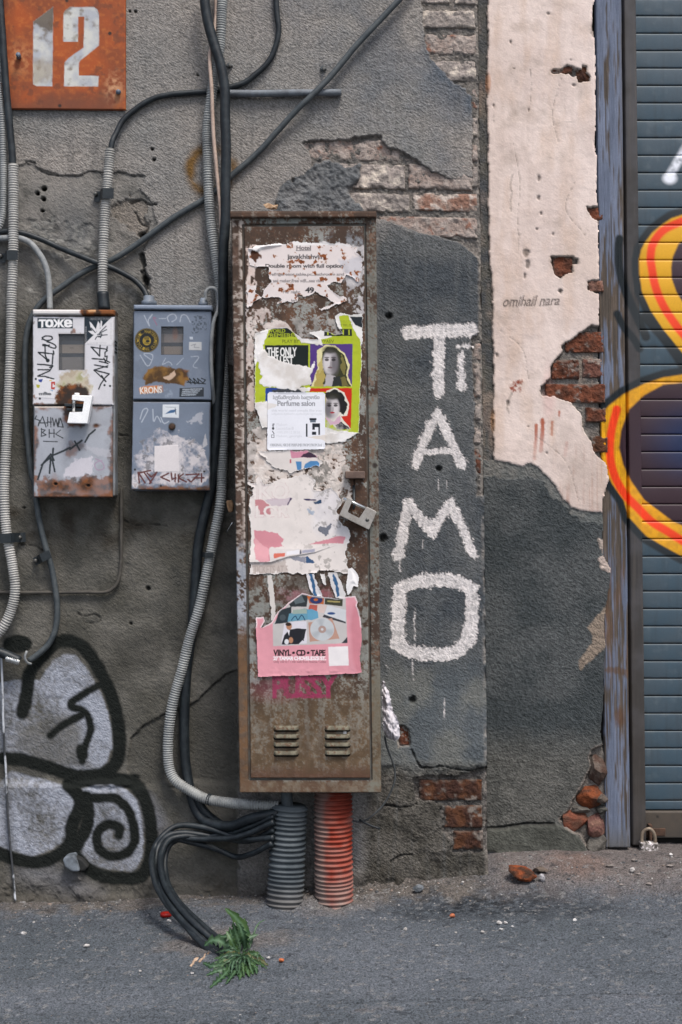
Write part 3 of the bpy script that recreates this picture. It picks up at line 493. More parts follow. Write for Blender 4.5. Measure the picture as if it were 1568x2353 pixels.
# ---------------------------------------------------------------- doorway: wooden post, steel jamb, roller shutter
def spray(s):
    """the graffiti on the doorway, laid on whatever piece it crosses"""
    Xn = s.nz(.1, 3, 5); K = hx('20262a')
    for pts, wd in ((q(1730, 0, [(1175, 1500)])+q(1730, 1000, [(1168, 0), (1180, 150), (1230, 300), (1290, 430), (1340, 545)]), 20), (q(1730, 1000, [(1160, 400), (1200, 480), (1265, 560), (1300, 620)]), 17), (q(1730, 1000, [(1330, 420), (1420, 520), (1500, 620), (1580, 740)]), 20)): s.put(s.line(pts, wd, 5), K, .6)
    up_o = q(1730, 0, [(1700, 1340), (1568, 1348), (1500, 1370), (1440, 1410), (1380, 1460), (1335, 1520), (1310, 1568)])+q(1730, 1000, [(1298, 60), (1300, 150), (1315, 260), (1370, 380), (1450, 500), (1540, 610), (1600, 680), (1760, 760), (1900, 500), (1900, 0)])
    up_i = q(1730, 0, [(1700, 1470), (1600, 1490), (1545, 1530)])+q(1730, 1000, [(1510, 40), (1498, 110), (1502, 180), (1530, 260), (1575, 335), (1650, 400), (1760, 400), (1760, 0)])
    s.put(s.poly(up_o, 5, grow=17), K, .6); s.put(s.poly(up_o, 4), hx('d9a01c'), .5); s.put(s.poly(up_i, 4), hx('3a2831'), .5)
    R = hx('e8401a')
    s.put(s.line(q(1730, 0, [(1640, 1370), (1568, 1388), (1450, 1445), (1385, 1530)])+q(1730, 1000, [(1370, 40), (1375, 100), (1400, 230), (1450, 350), (1520, 460), (1600, 560)]), 19, 5), R, .5)
    lo_o = q(1730, 1000, [(1800, 770), (1568, 782), (1450, 800), (1330, 840), (1200, 905), (1110, 975), (1060, 1030), (1060, 1300), (1090, 1390), (1130, 1470), (1200, 1568)])+q(1730, 2000, [(1235, 110), (1340, 225), (1450, 290), (1568, 355), (1800, 400)])
    lo_i = q(1730, 1000, [(1800, 840), (1568, 832), (1450, 845), (1330, 910), (1235, 1000), (1185, 1130), (1172, 1240), (1200, 1350), (1245, 1445), (1330, 1568)])+q(1730, 2000, [(1430, 75), (1510, 135), (1568, 160), (1800, 200)])
    s.put(s.poly(lo_o, 5, grow=17), K, .6); s.put(s.poly(lo_o, 4), lerp(hx('dd9e18'), hx('c98f1a'), np.clip(.5+Xn, 0, 1)[..., None]), .5); i = s.poly(lo_i, 4); s.put(i, hx('35232b'), .5)
    s.put(i*sm(1, .15, np.hypot((s.X-1600)/150, (s.Y-1015)/125)), hx('16264a'), .5)
    s.put(s.line(q(1730, 1000, [(1158, 1000), (1122, 1150), (1117, 1300), (1150, 1430), (1215, 1540)])+q(1730, 2000, [(1280, 40), (1375, 135), (1480, 200), (1590, 270)]), 19, 5), R, .5)
    s.put(s.line(q(1730, 0, [(1485, 1110), (1520, 1050), (1590, 930), (1640, 850)]), 19, 8)*np.clip(.8+.5*s.nz(.08, 3, 2), 0, 1), hx('e4e6ee'), .6); s.put(s.ell(*q(1730, 0, [(1490, 1120)])[0], 15, 12, .8), hx('e4e6ee'))
PD, JD, SD = RD-.008, RD-.03, RD-.075
door = thing('shutter_door', W(1510, 1942, SD), 'closed blue grey roller shutter of narrow slats with yellow, red and maroon graffiti', 'shutter')
pitch = 40.07; y = 36.6-pitch*3; first = True
while y < 1850:
    y1 = min(y+pitch, 1861); c = q(1730, 0, [(0, 0)]); xl = 1458+.0125*max(y, 0)
    s = Sheet(np.r_[np.arange(xl, 1620, 2.6), 1700, 1850, 2000], np.r_[y+.2, np.linspace(y+1, y1-1.2, 15), y1-.2]); t = (s.Y-y)/(y1-y)
    s.H += .0018*np.sin(np.pi*np.clip(t, 0, 1))**.4-.001; s.H[0] -= .006; s.H[-1] -= .006
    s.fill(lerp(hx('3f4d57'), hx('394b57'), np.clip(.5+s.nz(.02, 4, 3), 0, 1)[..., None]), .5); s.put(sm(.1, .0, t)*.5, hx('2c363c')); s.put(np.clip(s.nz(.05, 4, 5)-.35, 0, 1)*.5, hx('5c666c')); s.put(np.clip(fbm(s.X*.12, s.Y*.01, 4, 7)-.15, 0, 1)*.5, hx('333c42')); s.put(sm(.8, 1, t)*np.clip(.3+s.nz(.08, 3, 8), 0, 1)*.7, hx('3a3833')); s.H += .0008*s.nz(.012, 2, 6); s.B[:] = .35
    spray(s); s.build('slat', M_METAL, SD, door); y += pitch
gapb = prism(rectpts(1440, -160, 2000, 1940), SD-.012, SD-.02); bm_obj('curtain_back', gapb, M_DARKHOLE, door)
rl = Sheet.rect(1452, 1862, 1990, 1927, 3); rl.fill(lerp(hx('4a423a'), hx('3c3834'), np.clip(.5+rl.nz(.03, 4, 3), 0, 1)[..., None]), .7); rl.put(sm(1921, 1924, rl.Y)*.7, hx('6d6a66')); rl.rim(.02, 3); rl.H += .004
rl.put(rl.ell(1510, 1876, 3.5, 3.5, .4), hx('2a2622')); rl.build('bottom_rail', M_METAL, SD+.004, door)
bm = prism(rectpts(1497, 1904, 1530, 1921), SD+.012, SD+.004, .0015); prism(rectpts(1456, 1902, 1493, 1923), SD+.012, SD+.002, .0015, bm); bm_obj('hasp', bm, M_RUSTDARK, door)
bm = bmesh.new(); prism([(1492, 1896), (1500, 1896), (1499, 1938), (1494, 1938)], SD+.03, SD+.004, .001, bm); bm_obj('staple', bm, M_RUSTDARK, door)
j = Sheet.quad([(1430, -140), (1462, -140), (1488, 1945), (1452, 1945)], 2.6); j.fill(lerp(hx('434143'), hx('343130'), np.clip(.4+j.nz(.02, 4, 5)+.0002*(j.Y-900), 0, 1)[..., None]), .6); j.put(np.clip(fbm(j.X*.3, j.Y*.01, 3, 4), 0, 1)*.4, hx('57504a')); j.put(sm(1300, 1900, j.Y)*.4, hx('3c352d')); spray(j); j.H -= .004*sm(4, 0, j.X-j.X[:, :1]); j.rim(.06, 2); j.B[:] = .4
JAMB = tag(j.build('steel_jamb', M_METAL, JD), 'dark steel door jamb upright between the blue post and the shutter', 'door frame')
p = Sheet.quad([(1366, -140), (1429, -140), (1451, 1950), (1391, 1950)], 2.4); X, Y = p.X, p.Y; g = fbm((X-.0125*Y)*.16, Y*.006, 4, 3); g2 = fbm((X-.0125*Y)*.5, Y*.012, 3, 6)
p.fill(lerp(hx('626a7c'), hx('757d90'), np.clip(.5+.9*g, 0, 1)[..., None]), .7); bare = np.clip((g*.7+.6*g2+.45*p.nz(.006, 3, 9)+.35*sm(500, 800, Y)+.3*sm(1100, 1250, Y)*sm(1750, 1500, Y)-.22)/.3, 0, 1)
p.put(bare, lerp(hx('65594f'), hx('4e4741'), np.clip(.5+g2, 0, 1)[..., None]), .9); p.put(sm(1385+22, 1385+6, X-.012*Y+24+10*g)*0, hx('5d544d')); p.H -= .0012*bare; p.H -= .0015*np.clip(g2-.2, 0, 1)
p.put(sm(10, 2, p.X[:, -1:]-X)*(Y < 700)*np.clip(.6+g, 0, 1), hx('5a5148')); p.put(p.ell(1425, 1648, 11, 20, .8, .2)*.8, hx('5b4231')); p.put(p.line([(1395, 1540), (1448, 1545)], 16, 6, 6, .1, 3)*.7, hx('5e4836')); p.put(sm(1880, 1950, Y)*.8, hx('5c5a58')); p.put(np.clip(fbm(X*.1, Y*.01, 3, 9)-.1, 0, 1)*sm(1250, 1350, Y)*sm(1600, 1450, Y), hx('6d503c'))
spray(p); p.rim(.07, 4); p.B[:] = .8
POST = tag(p.build('wooden_post', M_WOOD, PD), 'weathered wooden door post in flaking pale blue paint beside the cream wall', 'post')
# inside of the opening above the ground: plain dark lintel-less back
# ---------------------------------------------------------------- ground
def gz(x, y):
    x = np.asarray(x, float); y = np.asarray(y, float); xc = np.clip(x, -1.6, 1.6)
    z = .004+.030*xc+.012*sm(-.16, .0, y+.03*fbm(x*6, y*6, 3, 2))
    z = z+(.050-.012*sm(.55, .75, x))*np.maximum(sm(-.05, .42, x), sm(-.02, .02, y))*sm(-.16, .13, y)
    z = z+.014*np.exp(-((x+.07)/.15)**2-((y+.10)/.07)**2)*(1+.6*fbm(x*30, y*30, 3, 7))+.010*np.exp(-((x+.27)/.09)**2-((y+.42)/.08)**2)
    return z+.004*fbm(x*5, y*5, 3, 4)+.0016*fbm(x*38, y*38, 3, 5)
gx = np.r_[-12, -6, -3, -2, -1.4, np.arange(-1.0, 1.0, .0038), 1.4, 2, 3, 6, 12]; gy = np.r_[-14, -8, -5, -3, -2, -1.4, np.arange(-.96, .02, .0034), np.arange(.02, .24, .005), .3]
GX, GY = np.meshgrid(gx, gy); fine = (np.abs(GX) < 1.1)*(GY > -1.1); GZ = gz(GX, GY)+fine*(.0019*np.abs(fbm(GX*120, GY*120, 2, 6))+.0011*fbm(GX*230, GY*230, 1, 9))*(1-.6*sm(-.12, -.02, GY))
C = np.zeros(GX.shape+(4,)); C[..., 3] = .9; g1 = fbm(GX*4, GY*6, 4, 3); g2 = fbm(GX*25, GY*25, 4, 7); g3 = fbm(GX*95, GY*95, 2, 8)
C[..., :3] = lerp(hx('5b6167'), hx('6b7077'), np.clip(.5+.8*g1+.3*g3, 0, 1)[..., None])
def gput(m, col): 
    m = np.clip(m, 0, 1)[..., None]; C[..., :3] = C[..., :3]*(1-m)+col*m
gput(np.clip(.6+.8*g3, 0, 1)*sm(-.42, -.10, GY+.05*g1)*.55, hx('4e5158'))
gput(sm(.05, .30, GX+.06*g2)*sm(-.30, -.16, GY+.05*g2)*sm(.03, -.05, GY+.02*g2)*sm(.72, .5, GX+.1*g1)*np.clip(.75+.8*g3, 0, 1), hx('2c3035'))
gput(sm(-.85, -.7, GX)*sm(.5, .2, GX)*0+sm(-.13, -.03, GY+.05*g2+.025*g1)*sm(.42, .3, GX)*.95, lerp(hx('5e5853'), hx('716a64'), np.clip(.5+g2, 0, 1)[..., None]))
gput(sm(.33, .42, GX)*sm(-.16, .0, GY+.05*g2), lerp(hx('7b7370'), hx('6a6361'), np.clip(.5+g2, 0, 1)[..., None]))
gput(sm(.16, .02, np.hypot(GX+.02, (GY+.1)*1.3)+.04*g2)*.8, hx('7d746d')); gput(sm(.11, .03, np.hypot(GX-.60, GY-.05)+.03*g2)*.4, hx('856657')); gput(sm(.14, .04, np.hypot((GX+.27)*.7, GY+.36)+.05*g2)*.7, hx('77706b'))
gput(np.clip(fbm(GX*3, GY*5, 4, 11)-.1, 0, 1)*.3, hx('74787f')); gput(sm(.72, .9, fbm(GX*60, GY*60, 2, 12))*.5, hx('2f3236')); gput(sm(.62, .8, fbm(GX*75, GY*75, 2, 14))*.55, hx('8c8b8a'))
ck = np.abs(GY+.80-.02*fbm(GX*6, GX*0, 3, 4)-.02*GX); m = sm(.006, .001, ck)*(GX > -.02); GZ -= .003*m; gput(m*.6, hx('33363a')); gput(sm(.03, .0, np.abs(GY+.83-.02*GX))*np.clip(fbm(GX*20, GY*20, 3, 6), 0, 1)*(GX > 0)*.7, hx('8b7a70'))
V = np.stack([GX, GY, GZ], -1).reshape(-1, 3); n, m_ = GX.shape; I = np.arange(n*m_).reshape(n, m_); F = np.stack([I[:-1, :-1], I[:-1, 1:], I[1:, 1:], I[1:, :-1]], -1).reshape(-1, 4)
tag(mesh_obj('ground', V, F, M_GROUND, None, (0, 0, 0), C.reshape(-1, 4), np.ones(len(V))), 'worn grey asphalt with dusty soil along the wall foot', None, None, 'structure')
def G(px, py):
    lo, hi = -.24, 1.3
    for _ in range(40):
        d = (lo+hi)/2; p = W(px, py, d)
        if p.z > float(gz(p.x, -d)): hi = d
        else: lo = d
    return d

# ---------------------------------------------------------------- house number plate
s = Sheet.quad([(4, -40), (289, -40), (289, 252.5), (23, 251)], 1.8); n1 = s.nz(.02, 4, 3); n2 = s.nz(.12, 4, 5)
s.C[..., :3] = lerp(hx('a04a17'), hx('84401c'), np.clip(.45+.9*n1, 0, 1)[..., None]); s.C[..., 3] = .6; s.put(np.clip(n2*.9, 0, 1)*.5, hx('c4702f')); s.put(sm(195, 245, s.Y+16*n1)*sm(290, 240, s.X)*.8, hx('6a3a25')); s.put(sm(.35, .7, s.nz(.05, 4, 8))*.6, hx('5f3421'))
s.put(sm(40, 5, np.hypot(s.X-45, s.Y-135)*.6+14*n2)*np.clip(n2+.3, 0, 1)*.8, hx('c58a5a')); s.put(sm(60, 8, np.hypot((s.X-262)*1.6, s.Y-200)+16*n2)*np.clip(n2+.35, 0, 1)*.8, hx('d0a077'))
D1 = q(0, 0, [(210, 135), (262, 98), (335, 43), (333, 200), (329, 541), (230, 541), (208, 530)]); D2 = q(0, 0, [(398, 262), (399, 85), (408, 68), (440, 44), (590, 44), (612, 60), (622, 85), (622, 285), (505, 380), (496, 395), (495, 474), (622, 476), (615, 541), (403, 541), (405, 395), (430, 365), (525, 298), (530, 104), (491, 104), (491, 262)])
dg = np.maximum(s.poly(D1, 1.4, .5), s.poly(D2, 1.4, .5)); s.put(dg, lerp(hx('c3c2bc'), hx('a8aab0'), np.clip(.5+1.1*s.nz(.04, 3, 6), 0, 1)[..., None])); st = np.clip(s.nz(.07, 4, 9)*1.3-.15, 0, 1)
s.put(dg*st*.8, hx('6d6152')); s.put(dg*s.poly(q(0, 0, [(190, 140), (340, 20), (345, 195), (300, 205), (250, 170)]), 8, 5, .1, 3)*.9, hx('574a3c')); s.put(dg*s.poly(q(0, 0, [(200, 380), (340, 370), (340, 470), (200, 560)]), 14, 8)*.55, hx('8a7a62')); s.put(dg*s.poly(q(0, 0, [(390, 30), (470, 30), (440, 60), (395, 100)]), 6, 4)*.8, hx('6a5d4d'))
for x, y in q(0, 0, [(690, 210), (376, 664), (420, 4)]): s.put(s.ell(x, y, 4, 4, .5, .2), hx('2a1a12'))
s.rim(.006, 1.5); s.H += .003*np.sin(s.X*.02)*sm(100, 250, s.Y)*.4; sg = thing('number_sign', W(147, 252, .02), 'rusty orange plate with the house number 12 in worn white', 'sign'); s.build('plate', M_METAL, .012, sg)
for (x, y), a in zip(q(0, 0, [(120, 358), (742, 576)]), (.6, .1)):
    Wp = np.array([W(x, y, .012), W(x-2, y-6, .03)]) if a > .5 else np.array([W(x, y, .012), W(x+1, y, .022)]); V, F = tube(np.array([Wp[0]*(1-t)+Wp[1]*t for t in np.linspace(0, 1, 4)]), 6*S, 6); mesh_obj('bolt', V, F, plain_mat('blue_grey_bolt', hx('66707f'), hx('49505c'), 90, .5), sg, smooth=False)

# ---------------------------------------------------------------- conduits and cables on the wall
K1 = [(514, -60, .03), (510, 20, .03), (505, 110, .028), (494, 165, .026), (484, 238, .022), (477, 293, .02), (478, 366, .02), (480, 440, .02), (485, 513, .02), (494, 574, .02), (502, 630, .02), (508, 700, .02), (512, 800, .02), (515, 900, .02), (513, 1000, .02), (511, 1080, .022), (507, 1156, .03), (491, 1240, .03), (476, 1314, .03), (458, 1398, .028), (436, 1467, .026), (417, 1544, .025), (399, 1607, .025), (390, 1662, .025), (386, 1723, .027), (390, 1767, .03), (406, 1796, .035), (439, 1818, .045), (472, 1835, .055), (513, 1843, .07), (574, 1849, .09), (640, 1852, .10)]
ribbed('ribbed_conduit', K1, 12.6, M_CONDUIT_D, 5.5, .28, label='long grey ribbed conduit from above, bending under the tall cabinet', cat='conduit')
ribbed('ribbed_conduit', [(31, 377, .03), (31, 574, .03), (27, 690, .03), (24, 830, .03), (17, 980, .03), (11, 1090, .03), (10, 1147, .03), (15, 1150+70, .03), (29, 1300, .03), (35, 1355, .03), (26, 1402, .03), (7, 1442, .03), (-20, 1470, .03)], 12.3, M_CONDUIT, 5.6, .3, label='pale ribbed conduit clamped along the left edge of the wall', cat='conduit')
ribbed('ribbed_conduit', [(-4, 190, .018), (4, 250, .018), (8, 330, .018), (9, 440, .018), (5, 500, .018), (-8, 530, .018), (-30, 545, .018)], 9, M_CONDUIT_D, 5.2, .28, label='thin grey ribbed conduit curving out at the far left edge', cat='conduit')
ribbed('ribbed_conduit', [(253.5, 342, .028), (249, 403, .028), (246, 440, .028), (241, 495, .028), (238, 574, .028), (236.5, 620, .03), (236.5, 678, .032)], 12.0, M_CONDUIT, 5.6, .3, label='short pale ribbed conduit entering the white meter box from above', cat='conduit')
cable('conduit_boot', [(236, 672, .032), (238, 690, .034), (240, 712, .036)], 13.6, M_BLACK, 14, label='black rubber boot at the end of the conduit above the white meter box', cat='boot')
cable('sheathed_cable', [(494-24, -60, .05), (471, 0, .05), (480, 55, .05), (494, 106, .05), (509, 154, .05), (516.5, 205, .05), (518, 256, .05), (519.5, 366, .05), (518, 513, .05), (514.6, 574, .05), (513, 684, .045), (508, 794, .04), (502, 904, .035), (494, 1032, .03), (485, 1120, .018), (468, 1190, .016), (455, 1265, .014), (449, 1350, .012), (442, 1440, .012), (430, 1540, .012), (424, 1640, .012), (426, 1740, .014), (438, 1818, .02), (455, 1868, .03), (480, 1890, .05), (530, 1898, .08), (580, 1880, .11), (640, 1868, .12)], 11.5, M_BLACK, label='thick black cable running down the wall left of the tall cabinet', cat='cable')
cable('flat_cable', [(495, -60, .03), (497, 30, .03), (488, 100, .035), (482, 130, .04), (486, 200, .045), (490, 293, .045), (499, 403, .045), (507, 480, .045), (509.5, 525, .04)], 4.3, M_BEIGE, label='beige cable hanging between the ribbed conduit and the thick black cable', cat='cable')
cable('sheathed_cable', [(-3, -60, .03), (0, 0, .03), (8, 110, .03), (16, 220, .03), (24, 311, .03), (28, 350, .03), (29, 388, .03)], 8.4, M_BLACK, label='black cable over the number plate entering the left conduit', cat='cable')
cable('sheathed_cable', [(254, 352, .028), (258, 325, .026), (264, 311, .02), (282, 278, .012), (315, 249, .009), (352, 227, .009), (388, 218, .009), (440, 212.5, .008), (480, 210.5, .008), (513, 205, .008), (525, 201.5, .008), (562, 190, .009), (595, 165, .009), (621, 136, .009), (635, 103, .009), (641, 66, .009), (637, 29, .009), (632, -60, .009)], 6.6, M_BLACK, label='black cable looping from the top edge down into the short conduit', cat='cable')
cable('sheathed_cable', [(958, -50, .02), (917, 0, .02), (862, 58.6, .02), (811, 114, .02), (760, 176, .022), (716, 220, .026), (665, 271, .02), (613, 330, .012), (577, 366, .009), (533, 403, .009), (494, 440, .009), (465, 461.5, .009), (403, 498, .009), (348, 538, .009), (300, 572, .008), (256, 598, .008), (205, 618, .009), (147, 655, .012), (103, 688, .014), (73, 728, .014), (61, 772, .014), (58, 868, .014), (62, 980, .014), (73, 1087, .014), (80, 1110, .014), (84, 1148, .014), (95, 1215, .014), (110, 1270, .014), (121, 1314, .012), (130, 1376, .010), (130, 1435, .010), (114, 1478, .010), (88, 1504, .012), (66, 1519, .014)], 7.0, M_GREYCABLE, label='long diagonal grey cable from top right to lower left of the wall', cat='cable')
cable('sheathed_cable', [(-20, 538, .016), (11, 531, .016), (48, 535, .016), (92, 549, .012), (130, 566, .009), (176, 585, .022), (220, 602, .026), (256, 615, .02), (300, 637, .012), (326, 659, .014), (338, 680, .02), (340, 700, .025)], 6.6, M_BLACK, label='black cable dipping from the left conduit to the grey blue meter box', cat='cable')
cable('white_pipe', [(-20, 549, .02), (20, 546, .02), (44, 547, .02), (73, 561, .02), (99, 597, .02), (110, 630, .02), (114, 666, .02), (115.5, 712, .025)], 7, M_LIGHTCABLE, label='pale plastic pipe curving down into the white meter box', cat='pipe')
cable('thin_cable', [(472, 694, .03), (474, 670, .03), (486, 661, .03), (500, 668, .03), (503, 690, .03), (500, 715, .04), (491, 739, .06), (486, 794, .066), (487, 867, .064), (490, 905, .05), (493, 940, .03)], 4.3, M_LIGHTCABLE, label='thin pale cable looping out of the grey blue meter box top', cat='cable')
cable('thin_cable', [(279, 1120, .006), (279, 1240, .004), (278, 1300, .004), (272, 1336, .004), (258, 1354, .004), (240, 1361, .004), (200, 1361, .004), (120, 1361, .004), (60, 1362, .004), (-40, 1361, .004)], 4, plain_mat('wall_coloured_cable', hx('4f4b45'), hx('3c3935'), 30, .8), label='thin painted over cable bending below the white meter box', cat='cable', wob=.6)
cable('thin_wire', [(3, 1490, .015), (6, 1590, .012), (9, 1680, .01), (13, 1760, .008), (17, 1850, .014), (22, 1925, .016), (30, 2000, .018), (36, 2070, .03)], 2.6, plain_mat('pale_wire', hx('b9bcc2'), hx('3b3d40'), 7, .5, t=(.45, .5)), label='thin pale wire hanging at the left edge over the graffiti', cat='wire')
rd_ = cable('steel_rod', [(518, 214, .012), (600, 214.5, .012), (700, 213, .012), (785, 213, .012)], 8.2, plain_mat('painted_rod', hx('6b7178'), hx('54585d'), 40, .6, .5), 12, wob=.5, label='short grey painted rod fixed across the wall top', cat='rod')
# connectors at the lower left
cable('sleeve', [(-30, 1490, .03), (10, 1503, .03), (46, 1519, .03)], 11, M_BLACK, 12, label='black hose end at the left edge above the silver graffiti', cat='hose')
ribbed('metal_sleeve', [(14, 1513, .036), (45, 1522, .036)], 8, M_CHROME, 4.2, .3, label='shiny ribbed metal sleeve beside the black hose end', cat='sleeve')
cable('ring', [(62, 1496, .03), (57, 1510, .034), (62, 1522, .03), (72, 1526, .02)], 2.8, M_LIGHTCABLE, label='pale metal hook holding the cable at lower left', cat='hook')
stub = thing('pipe_stub', W(165, 2000, .02), 'short dented pipe stub sticking out under the silver graffiti', 'pipe')
bm = bmesh.new(); prism(q(0, 3000, [(392, 690), (410, 672), (465, 662), (480, 700), (500, 765), (450, 765), (410, 740)]), .045, -.01, .004, bm); bm_obj('sleeve', bm, plain_mat('silver_stub', hx('767d85'), hx('4a4f54'), 30, .5, .5), stub)
bm = bmesh.new(); prism(q(0, 3000, [(468, 664), (520, 690), (556, 735), (530, 762), (495, 765), (480, 700)]), .03, -.01, .004, bm); bm_obj('mouth', bm, plain_mat('shaded_stub_mouth', hx('1d1e1e'), hx('2b2b29'), 30, .7, .5), stub)  # solid dark block, the hollow's shade put into its colour
def clamp(cx, cy, w_, h_, d, rot, sx, label):
    t = thing('cable_clamp', W(cx, cy+h_/2, d), label, 'clamp'); bm = bmesh.new(); n = 9; c, s_ = math.cos(rot), math.sin(rot); pr = []
    for i in range(n):
        u = -1+2*i/(n-1); x = u*w_/2; hgt = d+.004 if (u*sx < .25) else 0
        hgt = .004+(d+.012-.004)*float(sm(.55, .1, u*sx)) if True else hgt
        pr.append((x, hgt))
    k = (D-d)/D
    def P(x, y, z): X_, Y_ = cx+x*c-y*s_, cy+x*s_+y*c; return ((X_-784)*S*k, -z, ZC+(1176.5-Y_)*S*k)
    rows = [[bm.verts.new(P(x, y, z-o)) for x, z in pr] for y, o in ((-h_/2, .003), (-h_/2, 0), (h_/2, 0), (h_/2, .003))]
    for a, b in zip(rows[:-1], rows[1:]):
        for i in range(n-1): bm.faces.new((a[i], a[i+1], b[i+1], b[i]))
    bm_obj('strap', bm, M_DARKSTEEL, t)
    x = w_/2*.72*sx; bm = bmesh.new(); X_, Y_ = cx+x*c, cy+x*s_; V, F = tube(np.array([W(X_, Y_, .003), W(X_, Y_, .010), W(X_, Y_, .0125)]), np.array([5, 5, 3.2])*S, 10); mesh_obj('screw', V, F, M_SCREW, t, smooth=False)
clamp(238, 446, 51, 24, .034, .03, -1, 'black clamp holding the short conduit above the white meter box'); clamp(19, 588, 50, 22, .034, 0, -1, 'black clamp on the left edge conduit, level with the pale pipe')
clamp(28, 1236, 50, 22, .036, -.05, 1, 'black clamp on the left edge conduit, below the meter boxes'); clamp(97, 1282, 46, 19, .02, -.42, -1, 'tilted black clamp on the grey cable below the white meter box'); clamp(472, 1275, 40, 12, .036, .05, -1, 'narrow dark clamp on the long conduit beside the tall cabinet')
cable('tape_band', [(478, 1836, .055), (486, 1838, .058)], 13.6, M_BLACK, 14, label='black tape band round the conduit bend below the cabinet', cat='tape')
for (x, y), l in zip(q(0, 0, [(1440, 410)])+q(800, 0, [(775, 430)]), ('square nut beside the thick black cable at wall top', 'square nut in the wall next to the diagonal cable')):
    t = thing('square_nut', W(x, y+5, .01), l, 'nut'); bm = bmesh.new(); prism([(x-8, y-1), (x-1, y-8), (x+8, y), (x, y+7)], .006, -.003, .001, bm); bm_obj('washer', bm, M_GREYCABLE, t); bm = bmesh.new(); prism([(x-3, y-2), (x+1, y-5), (x+5, y), (x+1, y+4)], .014, .005, .001, bm); bm_obj('nut', bm, M_SCREW, t)

# ---------------------------------------------------------------- meter boxes
M_GLASS, nt, pb = nmat('dirty_window'); pb.inputs['Base Color'].default_value = (*hx('6d6f73'), 1); pb.inputs['Alpha'].default_value = .22; pb.inputs['Roughness'].default_value = .25
def box_tx(s, f, w_, txt, x0, y0, x1, y1, **kw): (a, b), (c, d_) = q(*f, [(x0, y0), (x1, y1)], w_); return s.text(txt, a, b, c, d_, **kw)
B1 = (120, 1220); bw = 360; z1 = lambda pts: q(*B1, pts, bw); D1F = .065
mb = thing('meter_box', W(170, 1143, D1F), 'white electric meter box with rust, stickers and black marker tags', 'meter box', 'meter boxes on the wall')
bm_obj('body', prism(rectpts(77, 722, 265, 1140), D1F-.018, 0, .003), plain_mat('box_side_paint', hx('7d8288'), hx('5f5a54'), 14, .6), mb)
u = Sheet.quad(z1([(45, 195), (1468, 200), (1458, 1752), (42, 1742)]), 1.0); n1 = u.nz(.05, 4, 3); n2 = u.nz(.2, 3, 5); u.fill(hx('cbc9cd'), .5); u.vary(.05, .03, 4)
def rust(s, m, seed=0): s.put(m, lerp(hx('3d2a1f'), hx('7d4a26'), np.clip(.5+1.1*s.nz(.07, 4, seed+1), 0, 1)[..., None]), .9)
r_ = u.poly(z1([(500, 1240), (560, 1160), (900, 1150), (1010, 1260), (1060, 1420), (1000, 1600), (1020, 1780), (420, 1780), (430, 1660), (500, 1500)]), 8, 9, .09, 3); u.put(r_*.75, lerp(hx('9c8863'), hx('c9bda6'), np.clip(.5+1.5*n1, 0, 1)[..., None])); u.put(r_*np.clip(n1+.1, 0, 1), hx('7b7d2f'), a=.8)
rust(u, u.poly(z1([(500, 1560), (520, 1440), (700, 1400), (850, 1400), (1010, 1450), (1030, 1560), (1040, 1800), (420, 1800), (420, 1650)]), 6, 7, .1, 5)); u.put(u.poly(z1([(640, 1480), (900, 1420), (1010, 1480), (1020, 1570), (760, 1580), (620, 1800), (520, 1720)]), 8, 5)*.9, hx('2b2624'))
for pts in ([(660, 490), (720, 460), (770, 425), (800, 470), (900, 495)], [(55, 330), (80, 300), (80, 350)], [(50, 1580), (80, 1570), (100, 1620)], [(60, 1690), (300, 1720), (500, 1740), (60, 1745)]): rust(u, u.poly(z1(pts), 4, 4, .15, 7)*.8, 2)
u.put(sm(5, 1, u.border())*np.clip(.3+1.3*n1, 0, 1)*.7, hx('4a3c30'))
def sticker(s, pts, col, soft=1): m = s.poly(pts, soft); s.put(m, col if not isinstance(col, str) else hx(col), .4); s.H += .0004*m; return m
NV = hx('14222c')
sticker(u, z1([(133, 228), (750, 235), (750, 408), (135, 405)]), '1c2c36'); u.put(box_tx(u, B1, bw, 'тоже', 165, 258, 720, 385, e=.9), hx('e8e6e6'))
sk = sticker(u, z1([(950, 205), (1425, 212), (1462, 240), (1420, 705), (945, 688)]), 'd5d2d4'); u.put(u.poly(z1([(950, 205), (1428, 212), (945, 690)]), 1), NV)
for pts in ([(1040, 290), (1070, 310), (1150, 420), (1165, 480), (1110, 470), (1060, 400)], [(1150, 430), (1190, 280), (1220, 330), (1220, 440), (1180, 490)], [(1220, 400), (1240, 265), (1262, 290), (1255, 390)], [(1015, 455), (1100, 450), (1180, 510), (1150, 530), (1080, 510)]): u.put(u.poly(z1(pts), .8), hx('d5d2d4'))
for pts in ([(1180, 520), (1280, 460), (1340, 430)], [(1200, 560), (1250, 530), (1350, 520)], [(1230, 560), (1180, 540), (1140, 600)], [(1210, 520), (1270, 500), (1230, 570)], [(1220, 480), (1330, 370)], [(1070, 400), (1140, 480)]): u.put(u.line(z1(pts), 2.2, 1), NV)
u.put(box_tx(u, B1, bw, 'OLD SCHOOL TATTOO', 1050, 225, 1400, 258, e=-.1)*.6, hx('d5d2d4')); u.put(box_tx(u, B1, bw, 'BLACKWORK TATTOO', 1000, 650, 1330, 680, e=-.1)*.5, hx('55585c')); u.put(box_tx(u, B1, bw, 'SCAN TO BOOK', 840, 490, 1110, 520, e=-.1, rot=-1.571)*.6, hx('d5d2d4')); u.put(box_tx(u, B1, bw, '2023 TO BOOK', 1265, 440, 1565, 470, e=-.1, rot=-1.571)*.45, hx('55585c'))
st1 = sticker(u, z1([(108, 1285), (445, 1298), (430, 1632), (92, 1612)]), 'd6d4d6')
